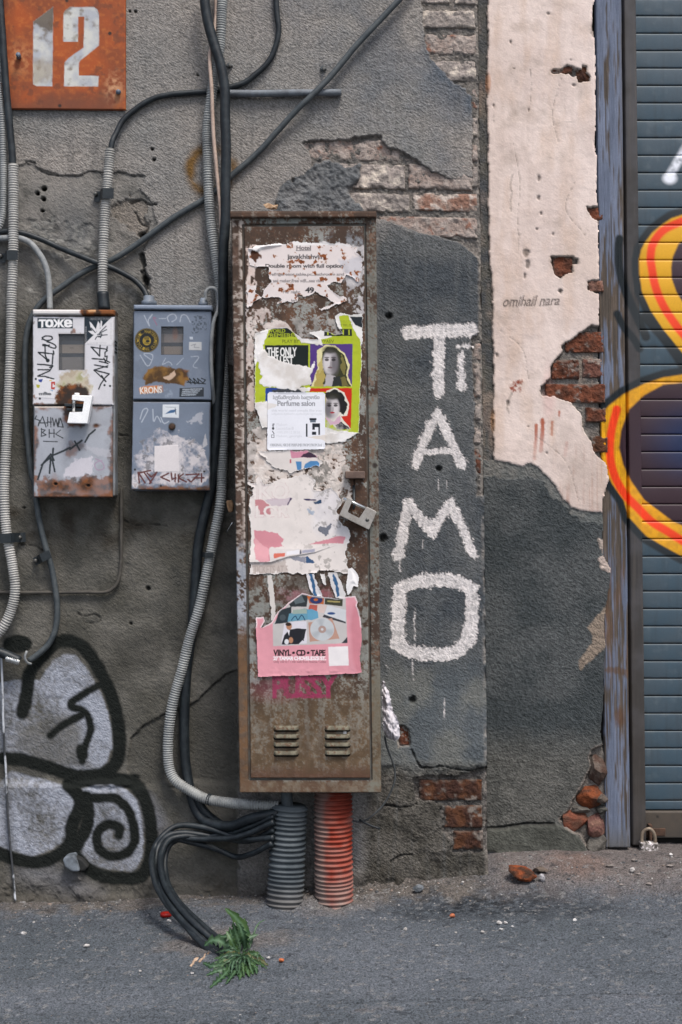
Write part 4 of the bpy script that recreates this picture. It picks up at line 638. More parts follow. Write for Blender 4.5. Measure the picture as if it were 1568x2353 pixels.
for pts, c in (([(145, 1300), (230, 1290), (205, 1350), (160, 1340)], '2b3f86'), ([(112, 1385), (180, 1395), (165, 1450), (120, 1440)], 'a9a636'), ([(372, 1340), (440, 1335), (440, 1400), (415, 1395), (415, 1372), (400, 1372), (395, 1440), (440, 1425), (432, 1475), (370, 1465)], 'b03a30'), ([(335, 1305), (390, 1310), (380, 1325), (345, 1325)], 'c9a23a'), ([(345, 1480), (410, 1475), (400, 1510)], '8fa9c0')): u.put(u.poly(z1(pts), 1), hx(c))
u.put(box_tx(u, B1, bw, 'coffee', 165, 1520, 365, 1570, e=.35), NV)
INK = hx('11171c')
def ink(s, z, strokes, wd=3.2, col=INK, smooth=False): 
    for st_ in strokes: s.put(s.line(z(st_), wd, 1.0, .4, .3, 2, smooth), col, .4)
ink(u, z1, [[(215, 600), (235, 555), (300, 540), (380, 550), (395, 590), (330, 620), (250, 610), (215, 570)], [(300, 640), (370, 660), (440, 700), (465, 745), (420, 755), (340, 730), (270, 690), (210, 695), (250, 715), (340, 700)]], 3.4, INK, True)
ink(u, z1, [[(265, 730), (270, 880), (310, 970)], [(150, 825), (250, 835), (420, 855), (410, 800)], [(150, 830), (310, 965)], [(405, 850), (390, 1030)], [(135, 1035), (250, 1040), (400, 1060), (345, 1150)], [(145, 1130), (345, 1130)], [(340, 1150), (140, 1240), (260, 1245), (420, 1290)], [(345, 1090), (400, 1065)]])
u.put(u.ell(*z1([(312, 968)])[0], 4.5, 4.5, .3), INK)
ink(u, z1, [[(1225, 705), (1215, 890), (1070, 735), (1330, 770), (1350, 800)], [(1350, 730), (1340, 800), (1310, 830), (1310, 900), (1345, 890), (1340, 960)], [(1085, 935), (1290, 950), (1390, 1000)], [(1210, 985), (1300, 1000), (1365, 1025)], [(1290, 930), (1330, 1010)], [(1125, 1045), (1350, 1085)], [(1360, 1060), (1120, 1135), (1385, 1200), (1285, 1290), (1120, 1140)], [(1200, 1465), (1235, 1380), (1290, 1300), (1325, 1335)], [(1250, 1230), (1320, 1330)]])
for x, y in z1([(1302, 1398), (1398, 1412), (175, 1632), (105, 1290)]): u.put(u.ell(x, y, 2.6, 2.6, .4), INK)
win = u.poly(z1([(508, 503), (950, 505), (952, 1128), (508, 1128)]), 1); u.M &= win < .5; u.put(np.clip(u.poly(z1([(495, 490), (965, 492), (965, 1142), (495, 1142)]), 5)-win, 0, 1)*.5, hx('6e675e'))
u.rim(.008, 3.5); u.B[:] = .4; u.build('upper_cover', M_METAL, D1F, mb)
f_ = Sheet.rect(*z1([(490, 490)])[0], *z1([(970, 1145)])[0], 1.5); f_.fill(hx('3c4046')); Yq = lambda v: z1([(0, v)])[0][1]
for a, b, c in ((690, 840, 'a39689'), (905, 1130, '8e8884'), (620, 690, '4a5058'), (840, 905, '383e47')): f_.put((f_.Y > Yq(a))*(f_.Y < Yq(b))*np.where((f_.X > z1([(560, 0)])[0][0]), 1., .35), hx(c))
f_.put(box_tx(f_, B1, bw, 'kWh', 700, 742, 760, 760)*.7, hx('33343a')); f_.build('meter_face', M_METAL, D1F-.012, mb); bm_obj('window', prism(z1([(500, 495), (500, 1136), (960, 1136), (960, 497)]), D1F-.003, D1F-.005), M_GLASS, mb)
l_ = Sheet.quad(q(0, 1000, [(213, 979), (707, 979), (705, 1552), (210, 1552)]), 1.1); c0 = lambda pts: q(0, 1000, pts); n1 = l_.nz(.04, 4, 3); l_.fill(hx('9fa2aa'), .5); l_.vary(.07, .03, 4); l_.put(np.clip(n1, 0, 1)*.5, hx('85878c'))
rust(l_, sm(.0, .9, 1-np.hypot((l_.X-c0([(350, 0)])[0][0])/36, (l_.Y-c0([(0, 1470)])[0][1])/30)+.4*n1)); rust(l_, sm(.0, .8, 1-np.hypot((l_.X-c0([(555, 0)])[0][0])/28, (l_.Y-c0([(0, 1470)])[0][1])/26)+.4*n1), 3); rust(l_, sm(.1, .7, 1-np.hypot((l_.X-c0([(605, 0)])[0][0])/14, (l_.Y-c0([(0, 1100)])[0][1])/9)+.35*n1), 5)
rust(l_, sm(10, 1, l_.border()+9*n1)*.8, 4); rust(l_, l_.poly(c0([(390, 1010), (400, 980), (520, 980), (520, 1090), (560, 1100), (430, 1110), (400, 1070)]), 7, 5)*.9, 6); rust(l_, l_.poly(c0([(210, 1440), (700, 1420), (705, 1560), (210, 1560)]), 8, 16, .08, 8)*.75, 9); rust(l_, l_.poly(c0([(400, 1270), (440, 1215), (530, 1210), (540, 1240), (480, 1260), (440, 1300)]), 8, 7)*.6, 2)
l_.put(l_.poly(c0([(410, 1370), (470, 1310), (580, 1300), (580, 1400), (480, 1430), (410, 1420)]), 3, 6, .1, 4), hx('c3bfc6')); l_.put(l_.poly(c0([(540, 1240), (600, 1235), (690, 1260), (700, 1300), (620, 1290)]), 4, 6, .1, 6)*.7, hx('b0afb6')); l_.put(l_.line(c0([(600, 1310), (640, 1330), (655, 1370), (610, 1380), (595, 1340), (640, 1320)]), 2.5, 1)*.4, hx('a05a8a'))
ink(l_, c0, [[(230, 1040), (220, 1060), (250, 1070), (240, 1100)], [(240, 1105), (268, 1045), (290, 1110)], [(248, 1085), (300, 1085)], [(300, 1050), (300, 1105)], [(320, 1050), (320, 1110)], [(300, 1080), (325, 1080)], [(330, 1055), (340, 1105), (352, 1060), (362, 1105), (372, 1055)], [(365, 1110), (380, 1055), (398, 1112), (365, 1108)], [(262, 1120), (260, 1170), (290, 1160), (268, 1145), (285, 1130), (258, 1125)], [(310, 1125), (310, 1175)], [(340, 1125), (340, 1175)], [(310, 1150), (345, 1150)], [(380, 1130), (350, 1155), (395, 1180)], [(275, 1200), (360, 1203)]], 2.4, hx('2a2d30'))
ink(l_, c0, [[(238, 1440), (270, 1340), (320, 1280), (340, 1320)], [(335, 1245), (330, 1320), (345, 1390)], [(260, 1350), (330, 1290), (400, 1260), (440, 1240)], [(440, 1250), (515, 1195)], [(470, 1200), (500, 1255)], [(535, 1205), (560, 1160), (598, 1128)], [(320, 1300), (312, 1400)]], 4.2, hx('23292d'))
for x, y in c0([(350, 1468), (555, 1478)]): l_.put(l_.ell(x, y, 4, 3, .6), hx('15110f')); l_.H -= .004*l_.ell(x, y, 4, 3, .6)
l_.put(sm(4, 1, np.abs(l_.Y-c0([(0, 984)])[0][1]))*(l_.X < c0([(400, 0)])[0][0])*.5, hx('e0d8cc')); l_.rim(.008, 3); l_.B[:] = .4; l_.build('lower_cover', M_METAL, D1F-.002, mb)
t_ = Sheet.quad(c0([(203, 370), (716, 372), (716, 408), (204, 406)]), 1.2); t_.fill(hx('d5d0cd'), .5); rust(t_, sm(c0([(500, 0)])[0][0], c0([(515, 0)])[0][0], t_.X+3*t_.nz(.15, 3, 2))); t_.put(t_.poly(c0([(540, 378), (600, 372), (600, 388), (565, 392)]), 2, 2), hx('b98c63')); t_.H += .0; t_.rim(.0, 4); e = t_.border() < 1e-6; t_.H[e] -= .02; t_.build('lid', M_METAL, D1F+.006, mb)
bm_obj('lid_top', prism(c0([(205, 372), (205, 395), (714, 397), (714, 374)]), D1F+.003, 0), M_RUSTDARK, mb)
for i in range(4): y = 785+i*8; bm_obj('vent_slot', prism([(268.5, y), (262, y-3), (262, y), (268.5, y+3)], .048-.0, .02, 0, None, (D-.03)/D), M_DARKHOLE, mb)
pk = thing('padlock', W(187, 974, .1), 'white angular padlock hanging from the rusty hasp of the white meter box', 'padlock')
bm_obj('body', prism(z1([(735, 1570), (730, 1655), (955, 1668), (922, 1870), (690, 1868), (650, 2057), (1000, 2066), (1090, 1580)]), .102, .078, .0012), M_WHITEP, pk)
P_ = [W(*z1([(785, 1560)])[0], .09), W(*z1([(770, 1700)])[0], .09), W(*z1([(765, 1860)])[0], .09)]; V, F = tube(np.array(P_), 3.6*S, 10); mesh_obj('shackle_pin', V, F, M_CHROME, pk)
V, F = tube(np.array([W(*z1([(822, 1535)])[0], .092), W(*z1([(820, 1575)])[0], .092)]), 5.5*S, 10); mesh_obj('pin_head', V, F, M_WHITEP, pk)
bm = bmesh.new(); prism(z1([(600, 1715), (600, 1765), (930, 1775), (930, 1725)]), .088, D1F-.004, .001, bm); prism(z1([(640, 1795), (640, 1840), (920, 1848), (920, 1800)]), .086, D1F-.004, .001, bm); bm_obj('hasp', bm, M_DARKSTEEL, mb)

D2F = .06; mb2 = thing('meter_box', W(390, 1131, D2F), 'grey blue electric meter box with round black and yellow sticker', 'meter box', 'meter boxes on the wall')
BLUE = hx('707a8a'); bm_obj('body', prism(rectpts(306, 715, 483, 1128), D2F-.018, 0, .003), plain_mat('box2_side_paint', hx('5d6672'), hx('494d52'), 14, .6), mb2)
u = Sheet.quad(c0([(838, 380), (1328, 382), (1326, 942), (833, 938)]), 1.0); n1 = u.nz(.05, 4, 3); n2 = u.nz(.2, 3, 5); u.fill(BLUE, .5); u.vary(.07, .03, 4); u.put(np.clip(n1*.8-.1, 0, 1)*.5, hx('858c99'))
u.put(u.poly(c0([(850, 690), (950, 685), (950, 740), (900, 800), (850, 810)]), 4, 5)*.35, hx('5a6472'))
rr_ = u.poly(c0([(900, 800), (930, 750), (1010, 735), (1130, 738), (1175, 760), (1185, 800), (1150, 850), (1060, 840), (1000, 830), (920, 840)]), 4, 5, .09, 3); u.put(rr_, lerp(hx('4f3922'), hx('84602f'), np.clip(.5+1.3*n1, 0, 1)[..., None]), .9); u.put(u.poly(c0([(1030, 800), (1060, 790), (1095, 755), (1100, 780), (1060, 820)]), 2, 3), hx('c0a58f')); rust(u, u.poly(c0([(1140, 745), (1180, 760), (1180, 800), (1150, 810)]), 4, 3)*.8)
for pts, wd in ([[(905, 410), (940, 480), (930, 440), (960, 400), (940, 430)], 2.2], [[(1000, 430), (1040, 430)], 2], [[(1060, 450), (1050, 420), (1090, 400), (1110, 430), (1080, 450)], 2.2], [[(1130, 450), (1140, 410), (1170, 410), (1195, 455)], 2.2], [[(880, 660), (930, 730), (960, 660), (900, 650), (950, 690)], 2.2], [[(1040, 680), (1020, 720), (1060, 700), (1080, 720)], 2], [[(1200, 670), (1250, 670), (1210, 730), (1240, 740)], 2], [[(1130, 700), (1110, 720), (1150, 680)], 2]): u.put(u.line(c0(pts), wd, 1.2, .5, .3, 3)*.6, hx('b9bec8'))
u.put(u.line(c0([(980, 430), (960, 420), (985, 470)]), 2.4, 1)*.5, hx('a04a68'))
ec, rad = c0([(922, 567)])[0], 27.8; m = u.ell(*ec, rad, rad*1.0, .05); u.put(m, hx('15171a'), .4); rr_ = np.hypot(u.X-ec[0], u.Y-ec[1]); YL = hx('a88c30'); u.put(np.clip(1-np.abs(rr_-rad+1.4)/.8, 0, 1)*.7, YL); 
def ringtext(s, txt, cx, cy, r, a0, a1, h, col, flip=False):
    for i, ch in enumerate(txt):
        if ch == ' ': continue
        a = math.radians(lerp(a0, a1, i/(len(txt)-1))); x, y = cx+r*math.sin(a), cy-r*math.cos(a); s.put(s.text(ch, x-h*.33, y-h/2, x+h*.33, y+h/2, e=.0, rot=a+(math.pi if flip else 0)), col)
ringtext(u, 'EVIL MARTENS', *ec, 20.3, -80, 80, 6.6, YL); ringtext(u, 'CYCLING CLUB', *ec, 20.3, 260, 100, 6.6, YL, True)
u.put(u.ell(ec[0], ec[1]+1, 9.5, 10.5, .1)*.8, YL); 
for k in range(5): u.put(u.line([(ec[0]-6+k*2.6, ec[1]-9+abs(k-2)), (ec[0]-4+k*2, ec[1]-2)], 1.3, .8), hx('15171a'))
u.put(u.ell(ec[0]+2, ec[1]+2, 4.6, 3, .2), hx('15171a')); u.put(u.line([(ec[0]-5, ec[1]+6), (ec[0]+5, ec[1]+7)], 1.4, .8), hx('15171a'))
for x in (866, 980): u.put(u.ell(*c0([(x, 570)])[0], 2, 2, .4), YL)
sticker(u, c0([(872, 868), (905, 855), (1022, 848), (1026, 892), (880, 904)]), 'b97446'); u.put(u.poly(c0([(990, 848), (1024, 848), (1028, 894), (985, 896)]), 3)*.6, hx('6e7480')); u.put(box_tx(u, (0, 1000), 1000, 'KRONS', 880, 860, 1016, 900, e=.35, rot=-.06), hx('ded9d2'))
sticker(u, c0([(1128, 866), (1280, 862), (1280, 920), (1126, 922)]), '2c3138'); 
for k in range(4): u.put(u.line(c0([(1150-k*3, 875+k*12), (1265-k*12, 872+k*12)]), 2.6, 1, .8, .5, k)*.8, hx('a8b0ba'))
sticker(u, c0([(1188, 578), (1265, 578), (1265, 630), (1186, 628)]), 'b9b9ba'); u.put(u.line(c0([(1200, 600), (1230, 590), (1215, 610), (1250, 612)]), 2, 1)*.6, hx('6a6c74')); sticker(u, c0([(1190, 545), (1210, 545), (1212, 562), (1192, 562)]), 'b4bac4')
ink(u, c0, [[(1180, 820), (1200, 840), (1190, 805), (1225, 840), (1215, 805), (1250, 840), (1240, 805), (1275, 835), (1290, 815), (1265, 805)], [(1175, 830), (1290, 840)]], 2.4, INK); u.put(np.clip(u.poly(c0([(1205, 420), (1300, 410), (1305, 500), (1210, 520)]), 3, 5)*sm(.05, .3, u.nz(.25, 3, 4)), 0, 1)*.75, hx('343b44'))
u.put(u.poly(c0([(1030, 880), (1080, 870), (1090, 910), (1040, 925)]), 3, 4, .2)*np.clip(n2+.5, 0, 1)*.7, hx('8f99a8')); u.put(sm(4, 1, u.border())*np.clip(.2+1.2*n1, 0, 1)*.7, hx('3d352c'))
win = u.poly(c0([(1015, 480), (1150, 482), (1148, 658), (1012, 655)]), 1); u.M &= win < .5; u.rim(.008, 3); u.B[:] = .4; u.build('upper_cover', M_METAL, D2F, mb2)
f_ = Sheet.rect(*c0([(1000, 470)])[0], *c0([(1165, 670)])[0], 1.5); f_.fill(hx('3b3c42')); Yq = lambda v: c0([(0, v)])[0][1]
for a, b, c in ((525, 580, '968a84'), (605, 655, '9a8c80'), (480, 525, '4a4a50'), (580, 605, '373c46')): f_.put((f_.Y > Yq(a))*(f_.Y < Yq(b))*np.where((f_.X > c0([(1030, 0)])[0][0]), 1., .4), hx(c))
f_.put(f_.ell(*c0([(1100, 525)])[0], 6, 14, .8)*.6, hx('c07a55')); f_.build('meter_face', M_METAL, D2F-.012, mb2); bm_obj('window', prism(c0([(1008, 476), (1008, 661), (1155, 661), (1155, 478)]), D2F-.003, D2F-.005), M_GLASS, mb2)
l_ = Sheet.quad(c0([(832, 950), (1322, 953), (1316, 1510), (822, 1506)]), 1.1); n1 = l_.nz(.045, 4, 3); n2 = l_.nz(.2, 3, 6); l_.fill(BLUE, .5); l_.vary(.07, .03, 6)
res = l_.poly(c0([(920, 1170), (1000, 1145), (1130, 1150), (1230, 1180), (1260, 1230), (1310, 1290), (1310, 1470), (830, 1470), (825, 1340), (870, 1280), (890, 1210)]), 4, 12, .06, 4); cr_ = np.clip(.75+.9*n1+.5*n2, 0, 1); l_.put(res*cr_, lerp(hx('b1adb4'), hx('c9c3c5'), np.clip(.5+n1, 0, 1)[..., None]), .8); l_.put(res*sm(.25, .6, l_.nz(.11, 4, 9))*.75, hx('6b6a6d')); sticker(l_, c0([(970, 1230), (1120, 1225), (1122, 1390), (970, 1392)]), 'd6cfd0')
sticker(l_, c0([(1022, 970), (1125, 970), (1123, 1054), (1020, 1050)]), 'cfd3d8'); l_.put(l_.poly(c0([(1035, 1030), (1070, 1005), (1110, 1000), (1095, 1020), (1060, 1025)]), 1), hx('3b5f86')); l_.put(l_.line(c0([(1040, 985), (1105, 988)]), 1.6, 1)*.5, hx('5b6470')); l_.put(l_.line(c0([(1100, 995), (1105, 1030)]), 1.8, 1), hx('2a3a50'))
l_.put(l_.poly(c0([(1180, 1080), (1230, 1030), (1270, 1010), (1268, 1085)]), 2, 5, .15), hx('a7a9b2')); l_.put(l_.poly(c0([(1270, 1220), (1290, 1150), (1300, 1220), (1275, 1240)]), 2, 3), hx('b9b7bb'))
for pts in ([(880, 1060), (900, 1000), (930, 1000), (890, 1080)], [(960, 1000), (965, 1080), (985, 1040), (1010, 1080)], [(1010, 1050), (1030, 1090), (1060, 1075)]): l_.put(l_.line(c0(pts), 2.4, 1.2)*.7, hx('bcc2cc'))
rust(l_, sm(9, 1, np.abs(l_.Y-c0([(0, 1500)])[0][1])+9*n1)*.9, 5); l_.put(sm(c0([(0, 1490)])[0][1]-12, c0([(0, 1505)])[0][1], l_.Y+6*n1)*np.clip(.3+n2, 0, 1), hx('6b4a30')); RB = hx('5b302f')
ink(l_, c0, [[(875, 1455+5), (868, 1400), (945, 1383)], [(905, 1395), (950, 1460)], [(925, 1400), (950, 1425), (985, 1395), (940, 1465)], [(1060, 1400), (1010, 1425), (1065, 1450)], [(1075, 1400), (1080, 1440), (1105, 1430)], [(1100, 1405), (1100, 1455)], [(1120, 1410), (1120, 1455)], [(1150, 1405), (1120, 1430), (1170, 1455)], [(1170, 1410), (1250, 1405), (1200, 1455), (1180, 1440)], [(1220, 1430), (1280, 1430)], [(1265, 1405), (1265, 1455)], [(868, 1395), (910, 1460)]], 3.6, RB)
ly = c0([(1080, 1108)])[0]; l_.put(l_.ell(*ly, 9, 9, .3, .1), hx('3d3a33')); 
for x, y in c0([(848, 1378), (1282, 1390), (1010, 1480)]): l_.put(l_.ell(x, y, 2.5, 2.5, .5), hx('222020'))
l_.put(sm(4, 1, l_.border())*np.clip(.3+1.2*n1, 0, 1)*.6, hx('4a4036')); l_.rim(.008, 3); l_.B[:] = .4; l_.build('lower_cover', M_METAL, D2F-.002, mb2)
V, F = tube(np.array([W(*ly, D2F-.004), W(*ly, D2F+.003), W(*ly, D2F+.004)]), np.array([7, 7, 4.5])*S, 14); mesh_obj('lock', V, F, M_RUSTDARK, mb2)
t_ = Sheet.quad(c0([(838, 341), (1332, 344), (1334, 379), (838, 374)]), 1.3); t_.fill(hx('7c8696'), .5); t_.vary(.08, .05, 4); t_.put(sm(2.5, .5, t_.border())*np.clip(.5+t_.nz(.1, 3, 3), 0, 1)*.6, hx('4b4038')); t_.rim(.02, 4); t_.build('lid', M_METAL, D2F+.006, mb2); bm_obj('lid_top', prism(c0([(840, 343), (840, 370), (1330, 374), (1330, 346)]), D2F+.003, 0), plain_mat('lid_blue', hx('6c7583'), hx('565c66'), 20, .6), mb2)
def gland(cx, y0, y1, w0, d): 
    n = 6; P_ = np.array([W(cx, y, d) for y in (y1+3, (y0+y1)/2+3, (y0+y1)/2, y0)]); V, F = tube(P_, np.array([w0, w0, w0*.7, w0*.66])/2*S, 6); return mesh_obj('cable_gland', V, F, plain_mat('gland_grey', hx('737c88'), hx('5d646e'), 30, .5), mb2, smooth=False)
gland(c0([(935, 0)])[0][0], c0([(0, 288)])[0][1], c0([(0, 340)])[0][1], 36, .028); gland(c0([(1275, 0)])[0][0], c0([(0, 302)])[0][1], c0([(0, 345)])[0][1], 22, .03)
# ---------------------------------------------------------------- tall steel cabinet
CF = .18; cab = thing('steel_cabinet', W(713, 1823, CF), 'tall rusty steel cabinet covered in torn posters, standing on two corrugated pipes', 'cabinet')
c8 = lambda r: (lambda pts: q(800, r, pts))
body = plain_mat('cabinet_side', hx('5b5a55'), hx('4a382b'), 18, .7, .4); bm_obj('body', prism([(532, 496), (552, 1822), (875.5, 1822), (864, 496)], CF-.004, 0, .002), body, cab)
def flaky(s, base, pale, bare_t, seed, fine=.08):
    n1 = s.nz(.02, 4, seed); n2 = s.nz(fine, 4, seed+2); n3 = s.nz(.28, 3, seed+4); st = fbm(s.X*.12, s.Y*.012, 4, seed+5)
    s.C[..., :3] = lerp(hx('3f2f25'), hx('5f4433'), np.clip(.5+.9*n1+.4*n3, 0, 1)[..., None]); s.C[..., 3] = .8
    s.put(sm(.3, .7, n2+.3*n1)*.45, hx('6b4329')); n4 = s.nz(.55, 2, seed+6); m = sm(bare_t-.05, bare_t+.28, .38*n2+.42*n1+.35*n3+.3*n4+.4*st); s.put(m, lerp(hx(base), hx(pale), np.clip(.5+.8*n3+.5*n1, 0, 1)[..., None]), .6); s.H += .0004*m; return n1, n2, n3, m
f = Sheet.quad([(531, 499), (865, 497), (877, 1823), (550, 1823)], 2.0); X, Y = f.X, f.Y; tl = 531+.0143*(Y-499); left = sm(34, 24, X-tl); n1, n2, n3, m = flaky(f, '62635d', '7f807a', -.06, 3)
lr = left*sm(1290, 1230, Y+20*n2); f.put(lr*.9, lerp(hx('3f3026'), hx('584034'), np.clip(.5+n2, 0, 1)[..., None]), .85); f.put(lr*sm(.15, .3, fbm(X*.09, Y*.2, 3, 8)+.2*n3)*np.clip(.4+n1+.8*sm(850, 1250, Y), 0, 1)*.8, hx('b5a89e')); f.put(lr*sm(12, 2, np.abs(X-tl-26))*sm(0, .3, n2+.2), hx('b7aba2'))
f.put(left*sm(1230, 1290, Y+20*n2)*sm(1480, 1420, Y+20*n2)*sm(-.4, -.1, n2+.5*n3), lerp(hx('878b94'), hx('9b9ca2'), np.clip(.5+n3, 0, 1)[..., None]))
f.put(left*sm(1420, 1490, Y+20*n2)*.9, lerp(hx('6d5036'), hx('54402f'), np.clip(.5+n2, 0, 1)[..., None])); rt = sm(835, 845, X-.011*(Y-499)); f.put(rt*sm(-.3, .2, n1+.4*n3)*.8, hx('6c6c64')); f.put(rt*sm(540, 490, Y+10*n2)*.6, hx('4a4038')); f.put(rt*sm(.4, .6, n2)*.7, hx('6b4a35')); f.put(rt*sm(1500, 1600, Y+25*n2)*.55, hx('665842'))
bt = sm(1790, 1800, Y); f.put(bt*.8, lerp(hx('5e4837'), hx('6f5d4a'), np.clip(.5+n2, 0, 1)[..., None])); f.put(bt*sm(0, .5, n1+.4*n2)*sm(620, 590, X)*.7, hx('7d8080')); f.put(bt*sm(830, 850, X)*np.clip(.4+n2, 0, 1)*.7, hx('77796f'))
f.put(f.line(c8(1000)([(1030, 520), (1100, 560), (1110, 545)]), 1.5, 1)*.7, hx('3d2f27')); 
for x, y, r in ((1098, 1352, 6), ): 
    a = c8(1000)([(x, y)])[0]; f.put(f.ell(*a, r, r, .4), hx('2f2722'))
for i in range(26):
    a = random.Random(i); x = a.uniform(841, 872); y = a.uniform(540, 1780); f.put(f.line([(x, y), (x+a.uniform(-6, 6), y+a.uniform(-14, 14))], 1.4, 1)*.7, hx('3f332b'))
dq = [(559, 518), (838.5, 516.5), (853, 1790.5), (574, 1790.5)]; dsd = f.sd(dq, 40); f.M &= dsd < 6; f.H -= .012*sm(-2.6, -1.0, dsd); f.put(sm(-4, -2, dsd), hx('1c1815')); f.rim(.01, 3); f.B[:] = .8; f.build('frame', M_METAL, CF, cab)
DR = Sheet.quad([(560.5, 519.5), (837, 518), (851.5, 1789), (575.5, 1789)], 1.5); s = DR; X, Y = s.X, s.Y; n1, n2, n3, m = flaky(s, '77766f', '8d8d88', .12, 7)
s.put(sm(1540, 1640, Y+30*n1)*.85, lerp(hx('54432f'), hx('6a5640'), np.clip(.5+.9*n2, 0, 1)[..., None]), .8); s.put(sm(1520, 1560, Y)*sm(.0, .5, .35*n2+.5*n3+.3*s.nz(.5, 2, 3)+.3*n1+.3*sm(1700, 1560, Y)-.1)*.5, hx('7b786e')); s.put(sm(1750, 1785, Y+10*n2)*.8, hx('54382a')); s.put(sm(1560, 1700, Y)*sm(.3, .6, fbm(X*.05, Y*.015, 4, 3)+.3*n2)*.3, hx('4d3b2b'))
s.put(sm(520, 560, Y)*sm(580, 550, Y)*sm(720, 800, X)*sm(-.2, .3, n2)*.8, hx('8e9298')); s.put(sm(545, 520, Y)*.5, hx('4a3529')); s.put(sm(1290, 1400, Y)*sm(1560, 1500, Y)*sm(-.35, .1, n2+.4*n3)*.8, hx('7b7b75')); s.put(sm(640, 580, X)*sm(1350, 1450, Y)*sm(1620, 1540, Y)*np.clip(.4+n2, 0, 1)*.5, hx('8b8f90'))
# scraps of old paper still stuck to the sheet metal
def scrap(pts, c1, c2, thr, seed, rough=7, a=1): 
    mm = s.poly(c8(1000)(pts) if True else pts, 2, rough, .07, seed)*sm(thr, thr+.15, .7*s.nz(.05, 4, seed+3)+.5*s.nz(.16, 4, seed+5)+.15); s.put(mm*a, lerp(hx(c1), hx(c2), np.clip(.5+n2, 0, 1)[..., None]), .9); s.H += .0004*mm
scrap([(295, -20), (345, -20), (345, 260), (395, 300), (300, 370)], 'c0aaa0', 'd2c2ba', -.3, 3); scrap([(290, 380), (430, 370), (470, 420), (560, 470), (620, 560), (460, 520), (350, 520), (340, 700), (295, 700)], 'b3a39c', 'd0c4bd', -.15, 4); scrap([(295, 700), (345, 690), (350, 1010), (300, 1010)], 'b7a59b', 'cbbcb4', -.15, 5); scrap([(560, 440), (700, 420), (880, 400), (880, 540), (640, 540)], '7c7873', 'a09a95', .12, 6); scrap([(840, -20), (1035, -30), (1032, 390), (960, 390), (900, 180)], '9b9697', 'b9b4b4', .0, 7); scrap([(295, 1120), (420, 1100), (450, 1460), (290, 1460)], '9d958f', 'c3b9b3', .02, 8); scrap([(360, 1180), (880, 1180), (900, 1280), (930, 1400), (870, 1568), (330, 1568)], 'c3b5ac', 'd5cbc4', -.25, 9); scrap([(700, 1190), (900, 1190), (960, 1568), (700, 1568)], '9a938d', 'c9bfb8', .0, 10)
scrap([(640, 1290), (820, 1290), (860, 1500), (700, 1500)], '8f8983', '77716b', .15, 11)
t8 = lambda txt, r, b, **kw: box_tx(s, (800, r), 1000, txt, *b, **kw)
s.put(sm(.1, .7, fbm(X*.06, Y*.006, 4, 12)+.4*n2)*sm(1400, 1560, Y)*.3, hx('3f2e22')); s.put(sm(.1, .6, fbm(X*.07, Y*.012, 4, 2)+.5*n3)*sm(1380, 1500, Y)*sm(1760, 1660, Y)*.3, hx('85837b'))
pu = box_tx(s, (800, 2000), 1000, 'PUSSY', 462, 1108, 850, 1240, e=2.4); s.put(pu*np.clip(.85+.5*n3+.3*n2, 0, 1)*np.clip(1-.8*sm(785, 800, (X-459.5)/.3663)*0, 0, 1), hx('8c2a4d'), .7); s.put(s.ell(*c8(2000)([(480, 1190)])[0], 60, 26, .9)*.25, hx('8c3a55')); s.put(s.ell(*c8(2000)([(560, 600)])[0], 40, 16, .9)*.5*np.clip(n2+.5, 0, 1), hx('8a2c47')); s.put(s.ell(*c8(2000)([(790, 590)])[0], 20, 22, .6)*.6*np.clip(n2+.5, 0, 1), hx('8a2c40'))
for a, b in (((465, 470), (1446, 1446+3)), ((785, 940), (1440, 1443))): pass
LV = [(x0, x1, y) for x0, x1 in ((464, 620), (784, 942)) for y in (1416, 1467, 1518)]
LV2 = [(464, 618, 1568+8-4), (786, 942, 1568+2)]
LVP = [c8(2000)([(a, y), (b, y+32)]) for a, b, y in LV+LV2]
for (x0, y0), (x1, y1) in LVP: s.put(s.poly([(x0, y1-2), (x1, y1-2), (x1-1, y1+3), (x0+1, y1+3)], 1.2), hx('17120f')); s.H -= .006*s.poly([(x0, y1-3), (x1, y1-3), (x1-1, y1+2.4), (x0+1, y1+2.4)], 1)
s.put(s.line(c8(1000)([(968, 1440), (966, 1568)])+c8(2000)([(965, 60)]), 2.5, 1), hx('15110f')); s.H -= .006*s.line(c8(1000)([(968, 1440), (966, 1568)])+c8(2000)([(965, 60)]), 2.2, 1); s.put(s.ell(*c8(2000)([(910, 1462)])[0], 4, 5, .5), hx('d8d4d0'))
s.rim(.008, 2.5); s.B[:] = .9; DO = s.build('door', M_METAL, CF+.002, cab)
for (x0, y0), (x1, y1) in LVP:
    v = Sheet.rect(x0, y0, x1, y1-1, 1.2); t = (v.Y-y0)/(y1-y0); ex = np.minimum(v.X-x0, x1-v.X); v.H += .0085*np.sqrt(np.clip(np.sin(np.clip(t, 0, 1)*1.9), 0, 1))*sm(0, 6, ex); n2 = v.nz(.1, 4, 5); v.fill(lerp(hx('544e40'), hx('6d6858'), np.clip(.5+n2, 0, 1)[..., None]), .75); v.put(sm(.2, .5, v.nz(.2, 3, 3)), hx('54402f')); v.H[-1] -= .004; v.build('louver', M_METAL, CF+.002, DO)
ld = Sheet.quad([(527.5, 484), (866.5, 484), (866, 500.5), (528, 501)], 1.6); flaky(ld, '6f665c', '857a6e', .25, 5); ld.put(ld.nz(.03, 3, 3)*.3+.35, hx('4a382c')); ld.rim(.03, 4); ld.B[:] = .8; ld.build('lid', M_METAL, CF+.012, cab); bm_obj('lid_top', prism([(529, 485), (529, 499), (865, 499), (865, 485)], CF+.004, 0), M_RUSTDARK, cab)
